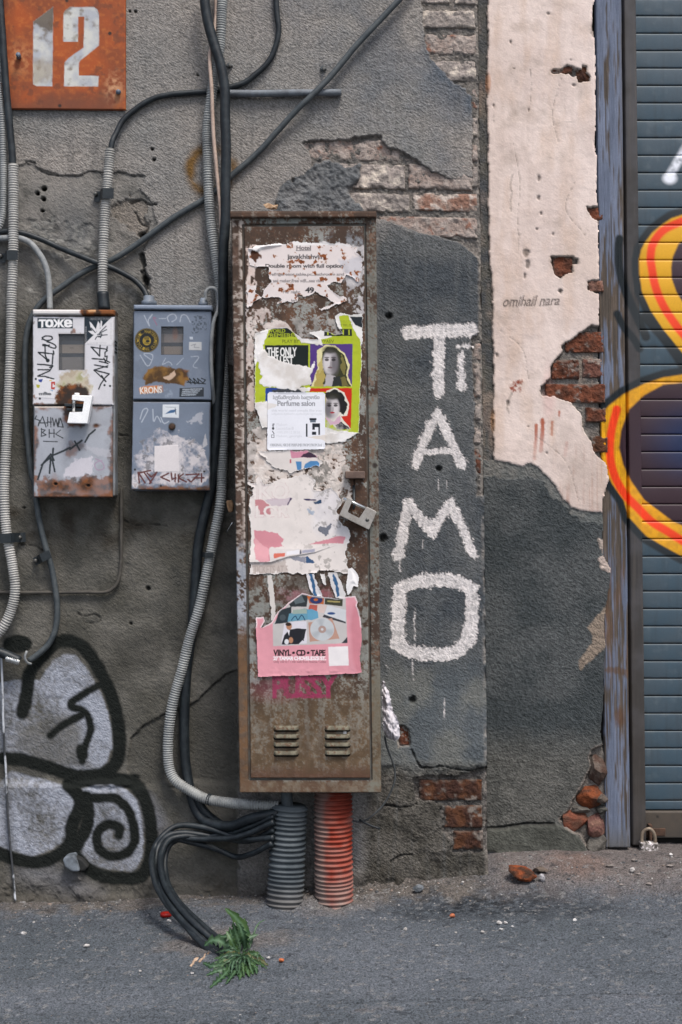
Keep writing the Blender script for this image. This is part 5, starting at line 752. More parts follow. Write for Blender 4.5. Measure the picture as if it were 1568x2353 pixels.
a, b = c8(1000)([(912, 1388), (1036, 1434)]); bm_obj('lock_cover', prism(rectpts(*a, *b), CF+.022, CF, .002), plain_mat('rusty_lock_cover', hx('5c4a42'), hx('6d5a50'), 50, .7, .3), cab)
z4 = lambda pts: q(960, 1660, pts, 540)
pk = thing('padlock', W(826, 1222, CF+.02), 'grey angular padlock tilted below the lock cover of the tall cabinet', 'padlock')
bm_obj('body', prism(z4([(1250, 955), (1318, 985), (1250, 1120), (1262, 1140), (1390, 1205), (1475, 1065), (1568, 1110), (1590, 1130), (1500, 1335), (1155, 1165)]), CF+.03, CF+.008, .0012), M_STEEL, pk)
V, F = tube(np.array([W(*p, CF+.019) for p in z4([(1205, 968), (1330, 1025), (1470, 1090)])]), 3.8*S, 10); mesh_obj('shackle_pin', V, F, M_CHROME, pk)
dl = Sheet.rect(*z4([(1440, 1175)])[0], *z4([(1520, 1265)])[0], .8); dl.M &= False; 
V, F = tube(np.array([W(*z4([(1482, 1218)])[0], CF+.0295), W(*z4([(1482, 1218)])[0], CF+.0308)]), 4.2*S, 12); mesh_obj('keyhole_disc', V, F, M_SCREW, pk)
V, F = tube(np.array([W(*p, d) for p, d in zip(z4([(1325, 820), (1328, 1000), (1330, 1060), (1322, 1090)]), (CF+.004, CF+.012, CF+.02, CF+.012))]), 3*S, 8); mesh_obj('hasp_link', V, F, M_DARKSTEEL, pk)
# ---------------------------------------------------------------- posters on the door
PZ = CF+.0036
def paper(outline, p, seed, rough=4, rs=.09, base='d9d3d1', lift=.0012):
    s = Sheet.rect(min(x for x, _ in outline)-rough-2, min(y for _, y in outline)-rough-2, max(x for x, _ in outline)+rough+2, max(y for _, y in outline)+rough+2, p)
    d = s.sd(outline, 30)+rough*s.nz(rs, 4, seed); s.M = d > 0; s.d = d; s.fill(hx(base), .75); s.B[:] = .5; n = s.nz(.02, 3, seed+2); s.H += lift*(.5+.5*n)+.0012*sm(6, 0, d)*np.clip(s.nz(.03, 2, seed+3)+.3, 0, 1); return s
def hole(s, pts, seed, rough=4): m = s.poly(pts, 1.2, rough, .1, seed); s.d = np.minimum(s.d, np.where(m > .5, -1, s.d)); s.M &= m < .5; return m
# hotel notice
zh = lambda pts: q(960, 920, pts, 540)
s = paper(zh([(100, 215), (170, 185), (330, 170), (560, 150), (700, 132), (900, 135), (1130, 150), (1280, 170), (1365, 215), (1360, 260), (1420, 300), (1425, 480), (1380, 600), (1300, 560), (1240, 520), (1210, 560), (1170, 610), (1110, 600), (1000, 640), (1060, 700), (1130, 740), (1240, 790), (1260, 830), (1100, 880), (960, 940), (920, 920), (1090, 860), (1090, 850), (980, 770), (880, 720), (760, 770), (680, 760), (665, 830), (520, 850), (440, 860), (430, 840), (520, 810), (400, 780), (260, 790), (180, 830), (100, 920), (80, 900), (85, 640), (180, 630), (180, 730), (250, 770), (290, 660), (380, 600), (340, 560), (330, 440), (130, 415), (105, 350)]), 1.0, 3, 3.5, .1, 'd8cdca'); n1 = s.nz(.04, 4, 5); n2 = s.nz(.13, 4, 6)
s.put(s.poly(zh([(1160, 360), (1430, 300), (1430, 500), (1380, 620), (1250, 520)]), 6, 5)*.8, lerp(hx('a5a2a8'), hx('c0bdc2'), np.clip(.5+n1, 0, 1)[..., None])); s.put(s.poly(zh([(100, 215), (330, 170), (700, 130), (1140, 150), (1340, 200), (1200, 180), (700, 178), (480, 180), (300, 200), (210, 260)]), 2, 1), hx('e6e1df')); s.H += .004*s.poly(zh([(100, 215), (330, 170), (480, 175), (250, 220), (190, 260), (110, 240)]), 6)
hz = lambda t, b, e=0, **k: s.put(box_tx(s, (960, 920), 540, t, *b, e=e+.22, **k), hx('191b22'))
hz('Hotel', (660, 185, 825, 232), e=.05); s.put(s.line(zh([(655, 240), (825, 241)]), 1.2, .8), hx('2a2d35')); hz('javakhishvili', (555, 285, 955, 352), e=.15); hz('Double room with full option', (300, 398, 1200, 450), e=.2); hz('refrigeretor.table.pc..bathroom and', (350, 500, 1210, 540), e=-.1); hz('a tea maker.free wifi...sea view', (350, 572, 980, 607), e=-.1); hz('Per night', (505, 705, 700, 745), e=-.1); hz('49', (765, 668, 858, 728), e=.4); hz('lari', (600, 805, 660, 832), e=-.1)
spots = sm(.42, .62, s.nz(.075, 4, 9)+.25*n2); s.put(spots*.8, hx('b08a6c')); s.put(sm(.5, .7, s.nz(.075, 4, 9)+.25*n2), lerp(hx('5a2f1a'), hx('8a4c28'), np.clip(.5+n2, 0, 1)[..., None])); s.put(s.poly(zh([(130, 260), (230, 240), (230, 330), (180, 370), (140, 340)]), 3, 6, .15), hx('4c2e20')); s.put(sm(3, 0, s.d)*.5, hx('f0ecea')); tag(s.build('hotel_notice', M_PAPER, PZ), 'torn white hotel notice with rust spots at the top of the cabinet door', 'notice')
# play poster
s = paper(c8(1000)([(343, 520), (420, 500), (460, 488), (545, 486), (590, 515), (640, 555), (740, 560), (690, 520), (760, 505), (850, 528), (895, 525), (862, 480), (842, 420), (880, 396), (960, 405), (1024, 396), (1024, 565), (1012, 600), (1018, 700), (1008, 850), (1000, 1150), (960, 1165), (910, 1203), (800, 1215), (650, 1180), (430, 1110), (390, 1120), (360, 1010), (345, 990)]), .9, 8, 2.0, .12, 'dcd8d4'); n1 = s.nz(.04, 4, 5); n2 = s.nz(.13, 4, 6); c = c8(1000); pp = lambda pts, col, r=.6, a=1: s.put(s.poly(c(pts), 1, r, .15, 4)*a, hx(col), .6)
LM = 'a8b42c'; pp([(346, 620), (400, 560), (430, 500), (560, 490), (600, 530), (760, 560), (900, 530), (870, 415), (930, 410), (960, 490), (1000, 540), (1012, 600), (1018, 700), (1008, 850), (1000, 1150), (880, 1140), (345, 990)], LM, 1.5); s.put(np.clip(n2, 0, 1)*(s.C[..., 2] < .1)*.5, hx('96a024'))
pp([(425, 550), (450, 492), (560, 490), (600, 545)], '1c231f', 1); s.put(box_tx(s, (800, 1000), 1000, 'WORLD', 428, 496, 535, 518, e=.2), hx(LM)); s.put(box_tx(s, (800, 1000), 1000, 'PREMIERE', 420, 524, 590, 546, e=.2), hx(LM)); s.put(box_tx(s, (800, 1000), 1000, 'PLAY BY IVAN VYRYPAEV', 518, 563, 842, 584, e=.05), hx('2c3216')); pp([(780, 494), (955, 496), (955, 540), (780, 540)], '1c231f'); s.put(box_tx(s, (800, 1000), 1000, '10-11', 800, 500, 940, 534, e=.15), hx(LM)); s.put(box_tx(s, (800, 1000), 1000, 'TBILISI', 880, 464, 958, 480, e=0)*.8, hx('3a3f1a')); s.put(box_tx(s, (800, 1000), 1000, 'THEATRE', 876, 442, 960, 457, e=-.1)*.6, hx('3a3f1a'))
pp([(940, 418), (1022, 420), (1022, 490), (975, 470)], '20262c'); pp([(960, 480), (1024, 500), (1024, 570), (985, 540)], 'e0dcd8', 2); pp([(408, 598), (682, 596), (680, 735), (410, 735)], '161f1d'); s.put(box_tx(s, (800, 1000), 1000, 'THE ONLY', 424, 613, 606, 666, e=.5), hx('e4e2de')); s.put(box_tx(s, (800, 1000), 1000, 'TALLEST', 428, 668, 586, 720, e=.5), hx('e4e2de'))
pp([(692, 590), (958, 590), (955, 855), (692, 855)], '4f3578'); pp([(412, 865), (662, 862), (662, 910), (412, 960)], '24418c'); pp([(450, 880), (560, 868), (650, 856), (655, 900), (450, 900)], '3b3d42', 3); pp([(688, 868), (955, 866), (948, 1125), (790, 1060), (790, 890), (688, 890)], 'c0291a')
pp([(735, 630), (790, 595), (850, 600), (910, 650), (940, 720), (928, 790), (955, 855), (700, 855), (718, 800), (740, 740), (735, 700)], 'd6cd9c', 1); pp([(768, 640), (800, 612), (850, 610), (905, 660), (925, 730), (918, 790), (945, 855), (725, 855), (745, 790), (768, 730)], '33351f', 2); pp([(770, 740), (790, 790), (770, 855), (720, 855), (735, 760)], 'a89552', 3); pp([(745, 720), (765, 680), (775, 740), (750, 770)], 'b7a664', 3); pp([(890, 660), (915, 720), (905, 780), (885, 740)], '71693a', 3); pp([(880, 800), (910, 790), (930, 850), (890, 855)], '6a6236', 3)
def face(cx, cy, rx, ry, lips, flip=1):
    e_ = lambda x, y, a, b, col, al=1, so=.3: s.put(s.ell(*c([(cx+x*rx, cy+y*ry)])[0], a*rx*.3663, b*ry*.3663, so)*al, hx(col)); e_(0, 0, .92, 1, 'aaa4a6'); e_(-.3*flip, .1, .5, .7, 'cfc8c8', .85, .8); e_(.6*flip, .15, .5, .8, '5f5a5e', .85, .8); e_(0, -1.0, .9, .3, '2c2b22', .9, .6); e_(.15*flip, .62, .5, .2, '7d777a', .5, .8)
    for k in (-1, 1): e_(.42*k, -.2, .27, .11, '2a2628', .9); e_(.42*k, -.38, .32, .06, '3a3436', .8, .6)
    e_(.08, .12, .1, .22, '8e878a', .8, .7); e_(0, .42, .3, .075, lips); e_(0, .3, .12, .05, '857d80', .7)
pp([(795, 780), (850, 790), (870, 855), (780, 855)], 'aaa4a6', 2); pp([(840, 800), (880, 790), (890, 855), (830, 855)], '262a2a', 2); face(818, 705, 50, 78, '6d5a5e')
pp([(795, 885), (850, 862), (905, 895), (938, 970), (925, 1040), (885, 1045), (950, 1125), (850, 1115), (785, 1050)], 'd9d2c4', 1); pp([(788, 900), (850, 870), (898, 905), (925, 975), (905, 1040), (870, 1010), (800, 940)], '1d1c1d', 2); face(832, 990, 48, 72, '9c3038', -1); pp([(790, 1050), (840, 1075), (880, 1040), (880, 1090), (820, 1100)], 'c6a0b2', 2); pp([(850, 1100), (890, 1080), (945, 1122), (860, 1125)], '2e2c32', 2)
for pts in ([(343, 520), (430, 505), (405, 580), (395, 600), (410, 640), (370, 690), (345, 720)], [(590, 500), (640, 540), (700, 560), (735, 545), (760, 560), (770, 600), (700, 590), (640, 580), (600, 545)], [(365, 650), (408, 618), (430, 660), (500, 695), (580, 718), (695, 737), (725, 690), (715, 755), (690, 790), (702, 845), (640, 855), (600, 882), (500, 866), (400, 855), (375, 838), (392, 790), (370, 740)], [(345, 960), (420, 950), (500, 985), (430, 1010), (420, 1120), (360, 1050)], [(640, 1175), (790, 1160), (880, 1140), (1000, 1145), (960, 1170), (900, 1205), (780, 1215)], [(600, 860), (690, 865), (690, 890), (640, 890)]): s.put(s.poly(c(pts), 1.2, 3, .12, 5), lerp(hx('e4e0de'), hx('cfc8c2'), np.clip(.3+n1, 0, 1)[..., None]), .85); s.H += .0006*s.poly(c(pts), 4, 3, .12, 5)
s.put(s.poly(c([(870, 1075), (900, 1085), (960, 1140), (900, 1150), (790, 1170), (790, 1060)]), 3, 5, .1, 7)*np.clip(.5+n2, 0, 1)*.6, hx('b9b4b0')); s.put(sm(2.5, 0, s.d)*.6, hx('e9e6e4')); tag(s.build('theatre_poster', M_PAPER, PZ+.0006), 'lime green theatre poster with two portraits, torn across, on the cabinet door', 'poster')
# perfume card
r_ = 10; s = paper(c8(1000)([(435, 891), (775, 893), (787, 903), (789, 1240), (780, 1251), (430, 1258), (423, 1250), (424, 903)]), .8, 5, .3, .1, 'e0e0e6', .0006); DK = hx('22262e'); pt = lambda t, b, a=1, **k: s.put(box_tx(s, (800, 1000), 1000, t, *b, **k)*a, DK)
pt('სუნამოების სალონი', (460, 912, 750, 943), .9, e=.1); pt('Perfume salon', (488, 946, 722, 978), .95, e=.15); pt('this world need people like you', (450, 1000, 762, 1018), .45, e=-.1); pt('სამყაროს შენნაირი ადამიანები სჭირდება', (450, 1022, 765, 1038), .35, e=-.15); pt('Flakon', (482, 1086, 548, 1104), .22, e=0); pt('Leonidze 8', (482, 1110, 588, 1128), .25, e=0); pt('+995 599 12 39 54', (482, 1136, 628, 1152), .2, e=0); pt('Flakon_georgia', (482, 1160, 640, 1178), .25, e=0); pt('ORIGINAL NICHE PERFUME FROM FROM 5ml', (442, 1216, 765, 1231), .85, e=.05)
pt('f', (456, 1090, 466, 1112), 1, e=.3); s.put(s.ell(*c([(460, 1120)])[0], 2.6, 3, .3), DK); s.put(s.line(c([(456, 1137), (458, 1148), (466, 1153)]), 1.8, .8), DK); s.put(s.line(c([(450, 1160), (466, 1160), (466, 1177), (450, 1177), (450, 1160)]), 1.1, .8, smooth=False), DK)
for b in ((688, 1055, 732, 1068), (692, 1068, 728, 1082), (666, 1090, 676, 1172), (706, 1088, 754, 1112), (744, 1088, 754, 1160), (706, 1088, 722, 1128), (704, 1140, 730, 1160)): s.put(s.poly(c(rectpts(*b)), .8), DK if b[1] != 1068 else hx('5c6672'))
s.put(s.poly(c([(655, 1172), (720, 1168), (800, 1160), (800, 1200), (740, 1190)]), 1, 2), hx('d6cdc6')); s.put(s.poly(c([(420, 955), (490, 970), (470, 985), (420, 1005)]), 1, 2), hx('d8d2ce')); tag(s.build('perfume_flyer', M_PAPER, PZ+.003), 'small white perfume salon flyer with rounded corners, over the lime poster', 'flyer')
# torn pale pink poster
z = z4; s = paper(z([(95, 785), (180, 790), (220, 720), (290, 800), (420, 760), (520, 740), (640, 700), (780, 690), (880, 740), (860, 850), (950, 880), (1060, 850), (1130, 900), (1190, 1000), (1140, 1100), (1150, 1250), (1290, 1330), (1300, 1440), (1250, 1500), (1240, 1600), (1270, 1840), (1200, 1850), (1050, 1800), (900, 1830), (750, 1850), (560, 1830), (370, 1840), (180, 1865), (110, 1840), (130, 1500), (120, 1000), (150, 850)]), 1.1, 4, 4, .08, 'dad1cc'); n1 = s.nz(.035, 4, 5); n2 = s.nz(.12, 4, 6); P2 = lambda pts, col, r=1.2, a=1, so=1: s.put(s.poly(z(pts), so, r, .12, 6)*a, hx(col))
s.vary(.04, .04, 3); s.put(np.clip(sm(820, 880, s.X*1.0+30*n1-60)*.0+s.poly(z([(860, 880), (1200, 840), (1200, 1250), (1300, 1330), (1290, 1500), (1050, 1420), (850, 1300)]), 20, 9)*.7, 0, 1), lerp(hx('c6c2c6'), hx('ded9da'), np.clip(.5+n1, 0, 1)[..., None])); s.put(sm(.35, .55, s.nz(.09, 4, 9)+.25*n2+.35*sm(z([(980, 0)])[0][0], z([(1180, 0)])[0][0], s.X)*sm(z([(0, 1250)])[0][1], z([(0, 1150)])[0][1], s.Y))*.55*sm(z([(500, 0)])[0][0], z([(1000, 0)])[0][0], s.X), hx('77726c'))
for t, b, rt_ in (('IKO', (165, 790, 560, 980), 0), ('LOR', (190, 1060, 560, 1180), 0)): a0 = box_tx(s, (960, 1660), 540, t, *b, e=.8); a1 = box_tx(s, (960, 1660), 540, t, *b, e=2.6); s.put(np.clip(a1-a0, 0, 1)*np.clip(.4+.9*n2, 0, 1)*.5, hx('bd979a')); s.put(a0*np.clip(.5+.8*n2, 0, 1)*.7, hx('e2d8d4'))
s.put(s.poly(z([(180, 990), (270, 985), (350, 1050), (360, 1165), (250, 1165), (220, 1100), (180, 1060)]), 2, 3, .12)*(1-box_tx(s, (960, 1660), 540, 'LO', 190, 1060, 420, 1180, e=1.0))*.85, hx('b56a72')); P2([(280, 985), (590, 965), (540, 1055), (380, 1060)], 'b5a3b0', 2, .6); P2([(590, 965), (610, 965), (560, 1050), (545, 1050)], '4a3a5a'); P2([(740, 975), (890, 980), (885, 995), (760, 992)], '3d3556'); P2([(850, 1020), (950, 985), (955, 1020), (880, 1045)], '2c4460', 3); P2([(900, 1310), (1060, 1270), (1040, 1350), (1000, 1420), (950, 1370)], '2b3d55', 6, .8); P2([(790, 1100), (880, 1120), (850, 1160)], '8fa0b5', 5, .7)
PK = 'c98790'; P2([(170, 1345), (250, 1345), (440, 1370), (470, 1410), (525, 1440), (480, 1490), (520, 1530), (350, 1540), (360, 1700), (240, 1710), (185, 1680), (165, 1450)], PK, 2); P2([(170, 1400), (230, 1480), (340, 1560), (345, 1700), (240, 1712), (185, 1680)], 'd89ea4', 2); P2([(820, 1500), (1000, 1450), (1170, 1400), (1225, 1415), (1205, 1490)], PK, 1.5)
P2([(340, 1550), (600, 1560), (870, 1550), (1140, 1490), (880, 1600), (700, 1620), (560, 1640), (350, 1700)], 'cfc7c4', 1.5); P2([(395, 1610), (530, 1600), (525, 1640), (400, 1665)], 'c96a5a', 1.5); P2([(545, 1590), (690, 1565), (690, 1610), (545, 1630)], 'd9d6da', 1); P2([(725, 1575), (870, 1555), (870, 1590), (725, 1610)], '9a99a8', 1); P2([(700, 1560), (716, 1560), (716, 1615), (700, 1615)], '4a4a58'); P2([(570, 1660), (770, 1640), (760, 1720), (660, 1690)], '6f7486', 4, .8); P2([(765, 1640), (880, 1720), (770, 1720)], '3a5578', 3); P2([(150, 1740), (560, 1690), (540, 1830), (160, 1850)], '9c8a80', 8, .5); s.put(box_tx(s, (960, 1660), 540, 'TICKETS AT 5', 160, 1750, 560, 1840, e=.3)*.35, hx('7a6158'))
for pts in ([(185, 1715), (360, 1715), (560, 1650), (870, 1600), (1130, 1510)],): dd = s.dist(z(pts), 14, 6); below = np.clip((np.interp(s.X, [p[0] for p in z(pts)], [p[1] for p in z(pts)])-s.Y)/1.2+.5, 0, 1); s.H += .0035*below*sm(z([(0, 1480)])[0][1], z([(0, 1700)])[0][1], s.Y); 
s.put(s.line(z([(170, 440), (470, 710)]), 1, 1), hx('444')if False else hx('444444')); s.put(sm(3, 0, s.d)*.55, hx('ece8e5')); tag(s.build('torn_poster', M_PAPER, PZ+.0003), 'torn pale and pink poster remains in the middle of the cabinet door', 'poster')
s = paper(z([(180, 410), (320, 430), (580, 405), (790, 405), (900, 470), (960, 560), (920, 600), (830, 610), (650, 650), (600, 680), (500, 640), (360, 600), (300, 500)]), 1.1, 6, 4, .09, 'd3cbc6'); z_ = s.poly(z([(583, 408), (780, 405), (890, 470), (895, 495), (600, 500)]), 1, 1); s.put(z_, hx('c48497')); s.put(s.poly(z([(700, 495), (740, 450), (810, 430), (870, 455), (895, 495)]), 1, 1), hx('3d2d3e')); s.put(s.poly(z([(650, 540), (718, 542), (718, 640), (668, 640)]), 1), hx('4c7fae')); s.put(s.poly(z([(740, 620), (760, 570), (820, 535), (900, 535), (925, 560), (925, 600), (860, 595), (810, 620)]), 1), hx('4c7fae')); s.put(s.poly(z([(580, 520), (598, 510), (600, 560), (580, 560)]), 1), hx('b05a64')); s.put(sm(3, 0, s.d)*.5, hx('ece8e5')); tag(s.build('poster_scrap', M_PAPER, PZ+.0009), 'poster scrap with pink strip and blue figures under the perfume flyer', 'poster scrap')
for pts, col, l in (([(425, 470), (455, 475), (470, 600), (478, 720), (450, 765), (440, 640), (430, 560)], 'c9c2bd', 'narrow white paper strip left above the pink record poster'), ([(662, 462), (715, 465), (745, 540), (770, 610), (720, 600), (690, 560)], 'd2ced0', 'white and blue paper strip above the pink record poster, second from left'), ([(752, 460), (782, 465), (792, 535), (770, 530)], 'd6d2d0', 'shortest white paper strip above the pink record poster'), ([(800, 455), (860, 455), (920, 590), (915, 625), (850, 615), (815, 520)], 'cdc9c8', 'wide white and blue paper strip above the pink record poster, at right')):
    s = paper(c8(2000)(pts), 1.0, len(pts), 2, .12, col); 
    if 'blue' in l: xm = np.array(pts)[:, 0].mean(); s.put(s.line(c8(2000)([(xm-22, 470), (xm-5, 520), (xm+8, 600)]), 7, 1.5, 2, .15), hx('33597e'))
    tag(s.build('paper_strip', M_PAPER, PZ+.0004), l, 'paper strip', 'paper strips on the cabinet door')
s = paper(c8(2000)([(930, 432), (955, 422), (985, 455), (1000, 485), (993, 548), (965, 540), (950, 580), (925, 600), (918, 545)]), 1.0, 4, 1, .1, 'e4e1e0'); s.H += .012*sm(0, 30, s.d)*(.6+.4*s.nz(.05, 2, 3)); tag(s.build('paper_curl', M_PAPER, PZ+.001), 'small curled white paper scrap above the right corner of the pink poster', 'paper scrap')
# record shop poster
c = c8(2000); s = paper(c([(350, 738), (400, 733), (412, 760), (388, 800), (450, 765), (490, 700), (560, 640), (640, 584), (720, 602), (860, 618), (975, 600), (992, 640), (985, 660), (1010, 740), (1019, 880), (1004, 980), (1016, 1080), (990, 1089), (830, 1096), (365, 1110), (355, 900)]), .85, 6, 1.0, .1, 'd3929c', .0015); n1 = s.nz(.04, 4, 5); n2 = s.nz(.13, 4, 6); s.vary(.04, .03, 3); pp = lambda pts, col, a=1, r=.4: s.put(s.poly(c(pts), 1, r, .2, 4)*a, hx(col), .5)
s.put(s.poly(c([(965, 650), (985, 660), (1010, 740), (1019, 880), (1004, 980), (1016, 1080), (985, 1085), (960, 1000), (945, 800)]), 8)*.45, hx('b86873')); s.H += .003*np.sin(np.clip((s.X-c([(930, 0)])[0][0])/30, 0, 3.1))
pp([(458, 775), (560, 650), (640, 590), (720, 605), (915, 617), (926, 898), (460, 918)], 'b9b4b2'); pp([(560, 655), (640, 590), (680, 600), (670, 670), (570, 670)], '2f3437'); pp([(590, 630), (640, 600), (660, 640), (600, 655)], '5a6468'); pp([(672, 602), (780, 612), (778, 655), (690, 650)], 'b3602f'); s.put(s.ell(*c([(730, 628)])[0], 15, 9, .2), hx('2b3560')); s.put(s.ell(*c([(728, 626)])[0], 5, 3, .3), hx('b3602f')); pp([(785, 615), (898, 622), (895, 668), (782, 655)], '3d3d30'); pp([(800, 630), (880, 636), (880, 645), (800, 640)], '9c8f5c'); pp([(690, 655), (740, 660), (735, 705), (680, 690)], 'a9554a'); pp([(740, 655), (800, 660), (780, 710), (735, 705)], 'c9b5ae')
pp([(500, 690), (575, 670), (575, 710), (555, 770), (470, 778)], '2b3338'); s.put(s.ell(*c([(520, 738)])[0], 7, 7, .2), hx('454d52')); pp([(560, 715), (660, 680), (690, 690), (680, 752), (550, 765)], '5f8fa3'); pp([(585, 690), (670, 682), (672, 712), (580, 715)], '93a39a'); s.put(s.poly(c([(676, 690), (700, 684), (740, 700), (745, 740), (700, 755), (676, 750)]), 1), hx('5f95b0')); s.put(s.line(c([(575, 755), (600, 725), (615, 755), (640, 720), (660, 755)]), 2, .8), hx('1d3c58')); pp([(800, 660), (918, 690), (915, 765), (780, 720)], 'c6c7ca'); pp([(780, 718), (915, 765), (915, 775), (770, 735)], '3a3b40'); s.put(s.ell(*c([(825, 712)])[0], 9, 3, .3), hx('2f4a7a')); 
pp([(530, 775), (600, 762), (670, 760), (672, 900), (510, 912)], 'cfcbd2'); pp([(512, 908), (530, 850), (560, 815), (610, 805), (668, 810), (655, 870), (620, 905)], '23242a'); s.put(s.ell(*c([(560, 793)])[0], 6.5, 8, .2), hx('a97a5e')); s.put(s.ell(*c([(556, 780)])[0], 7, 4, .3), hx('33261f')); pp([(548, 818), (565, 818), (560, 850)], 'd8d5d8'); s.put(s.ell(*c([(572, 880)])[0], 5, 7, .3), hx('a97a5e')); s.put(s.ell(*c([(545, 890)])[0], 5, 6, .3), hx('d0d0d4')); s.put(s.line(c([(660, 820), (640, 850), (650, 880)]), 3, 1), hx('2a2b30'))
pp([(680, 770), (830, 742), (876, 870), (690, 890)], 'b08a7a'); s.put(s.ell(*c([(768, 812)])[0], 27.5, 26, .06), hx('b9bcbf')); an = np.arctan2(s.Y-c([(0, 812)])[0][1], s.X-c([(768, 0)])[0][0]); s.put(s.ell(*c([(768, 812)])[0], 26, 25, .06)*np.clip(np.sin(an*3+.5), 0, 1)*.5, hx('8f9399')); s.put(s.ell(*c([(768, 812)])[0], 9, 8.5, .1), hx('a58c84')); s.put(s.ell(*c([(768, 812)])[0], 3, 3, .2), hx('c8c8ca')); pp([(890, 898), (926, 858), (926, 898)], '33363c')
s.put(box_tx(s, (800, 2000), 1000, 'VINYL • CD • TAPE', 464, 942, 786, 976, e=.75), hx('1a1a1d')); s.put(box_tx(s, (800, 2000), 1000, '27 TAMAR CHOVELIDZE ST.', 464, 983, 790, 1004, e=.5), hx('ece4e6')); s.put(box_tx(s, (800, 2000), 1000, 'Only 150 m / 1 min walk from Rooms / Lolita', 464, 1008, 790, 1026, e=-.05), hx('3a2a2e')); pp([(806, 922), (930, 918), (935, 1038), (811, 1042)], 'e2dcdc'); s.H += .0012*np.clip(s.nz(.05, 3, 8), 0, 1)*sm(c([(0, 1030)])[0][1], c([(0, 1090)])[0][1], s.Y); s.put(sm(5, 0, s.d)*(s.Y < c([(0, 800)])[0][1])*.8, hx('ebe6e6')); tag(s.build('record_poster', M_PAPER, PZ+.0012), 'pink record shop poster with a photo of discs low on the cabinet door', 'poster')
# dry leaf on the cabinet's lid
bm = bmesh.new(); ps = [W(x, y, d) for x, y, d in ((605, 470, .12), (616, 466, .125), (628, 471, .12), (640, 470, .13), (636, 481, .14), (622, 482, .15), (612, 478, .14), (630, 476, .16))]; vs = [bm.verts.new(p) for p in ps]; [bm.faces.new([vs[i] for i in t]) for t in ((0, 1, 6), (1, 2, 7), (1, 7, 6), (2, 3, 7), (3, 4, 7), (4, 5, 7), (5, 6, 7))]; tag(bm_obj('dry_leaf', bm, plain_mat('dry_leaf', hx('8a6a4c'), hx('b39a80'), 90, .8), None), 'crumpled dry leaf lying on top of the tall cabinet', 'leaf')
bm = bmesh.new(); prism(c8(2000)([(165, 5), (200, 0), (212, 40), (205, 75), (180, 80), (170, 40)]), .1, .07, .003, bm); tag(bm_obj('foam_blob', bm, plain_mat('foam', hx('9a7a5c'), hx('6e5138'), 90, .9, .6)), 'small brown foam blob squeezed out beside the cabinet left edge', 'foam'); cable('thin_twig', [(*c8(2000)([(205, 140)])[0], .03), (*c8(2000)([(165, 205)])[0], .02)], 1.6, M_CHROME, label='short pale wire end left of the cabinet', cat='wire')

# ---------------------------------------------------------------- corrugated pipes and cable bundle under the cabinet
def pcol(V, P):
    n = fbm(V[:, 0]*30, V[:, 2]*30, 4, 3); x = P[:, 0]; c_ = lerp(hx('86301e'), hx('923f2e'), np.clip(.5+n, 0, 1)[:, None]); y = P[:, 1]
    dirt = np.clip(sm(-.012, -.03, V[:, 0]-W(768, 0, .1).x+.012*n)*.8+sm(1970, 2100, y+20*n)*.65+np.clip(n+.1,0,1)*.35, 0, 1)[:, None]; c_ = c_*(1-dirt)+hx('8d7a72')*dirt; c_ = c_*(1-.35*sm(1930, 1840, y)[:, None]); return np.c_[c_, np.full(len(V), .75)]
def gcol(V, P): n = fbm(V[:, 0]*30, V[:, 2]*30, 4, 5)[:, None]; c_ = lerp(hx('3f464b'), hx('53595d'), np.clip(.5+n, 0, 1)); d_ = sm(2010, 2090, P[:, 1])[:, None]*.5; return np.c_[c_*(1-d_)+hx('7a726c')*d_, np.full(len(V), .7)]
M_PIPE = paint_mat('corrugated_plastic', .12, 300, .2, 200, .001, spec=.3)
c3 = lambda pts, d: [(*p, e) for p, e in zip(q(800, 3000, pts), d)]
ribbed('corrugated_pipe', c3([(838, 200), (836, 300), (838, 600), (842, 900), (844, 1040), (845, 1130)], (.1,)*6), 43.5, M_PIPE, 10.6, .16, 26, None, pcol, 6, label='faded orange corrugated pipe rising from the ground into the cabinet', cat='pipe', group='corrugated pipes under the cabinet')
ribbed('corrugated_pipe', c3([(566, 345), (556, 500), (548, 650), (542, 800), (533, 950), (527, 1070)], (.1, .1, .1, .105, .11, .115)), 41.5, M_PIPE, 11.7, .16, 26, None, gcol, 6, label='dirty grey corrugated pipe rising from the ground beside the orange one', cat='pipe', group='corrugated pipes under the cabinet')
cable('pipe_core', c3([(540, 200), (545, 300), (555, 420), (556, 500)], (.1,)*4), 13, plain_mat('dusty_core', hx('4d5459'), hx('3b4044'), 30, .6), label='dusty cable entering the open top of the grey corrugated pipe', cat='cable')
c0r = lambda pts, d: [(*p, e) for p, e in zip(q(0, 3000, pts), np.interp(np.linspace(0, 1, len(pts)), np.linspace(0, 1, len(d)), d))]
gd = G(520, 2190)
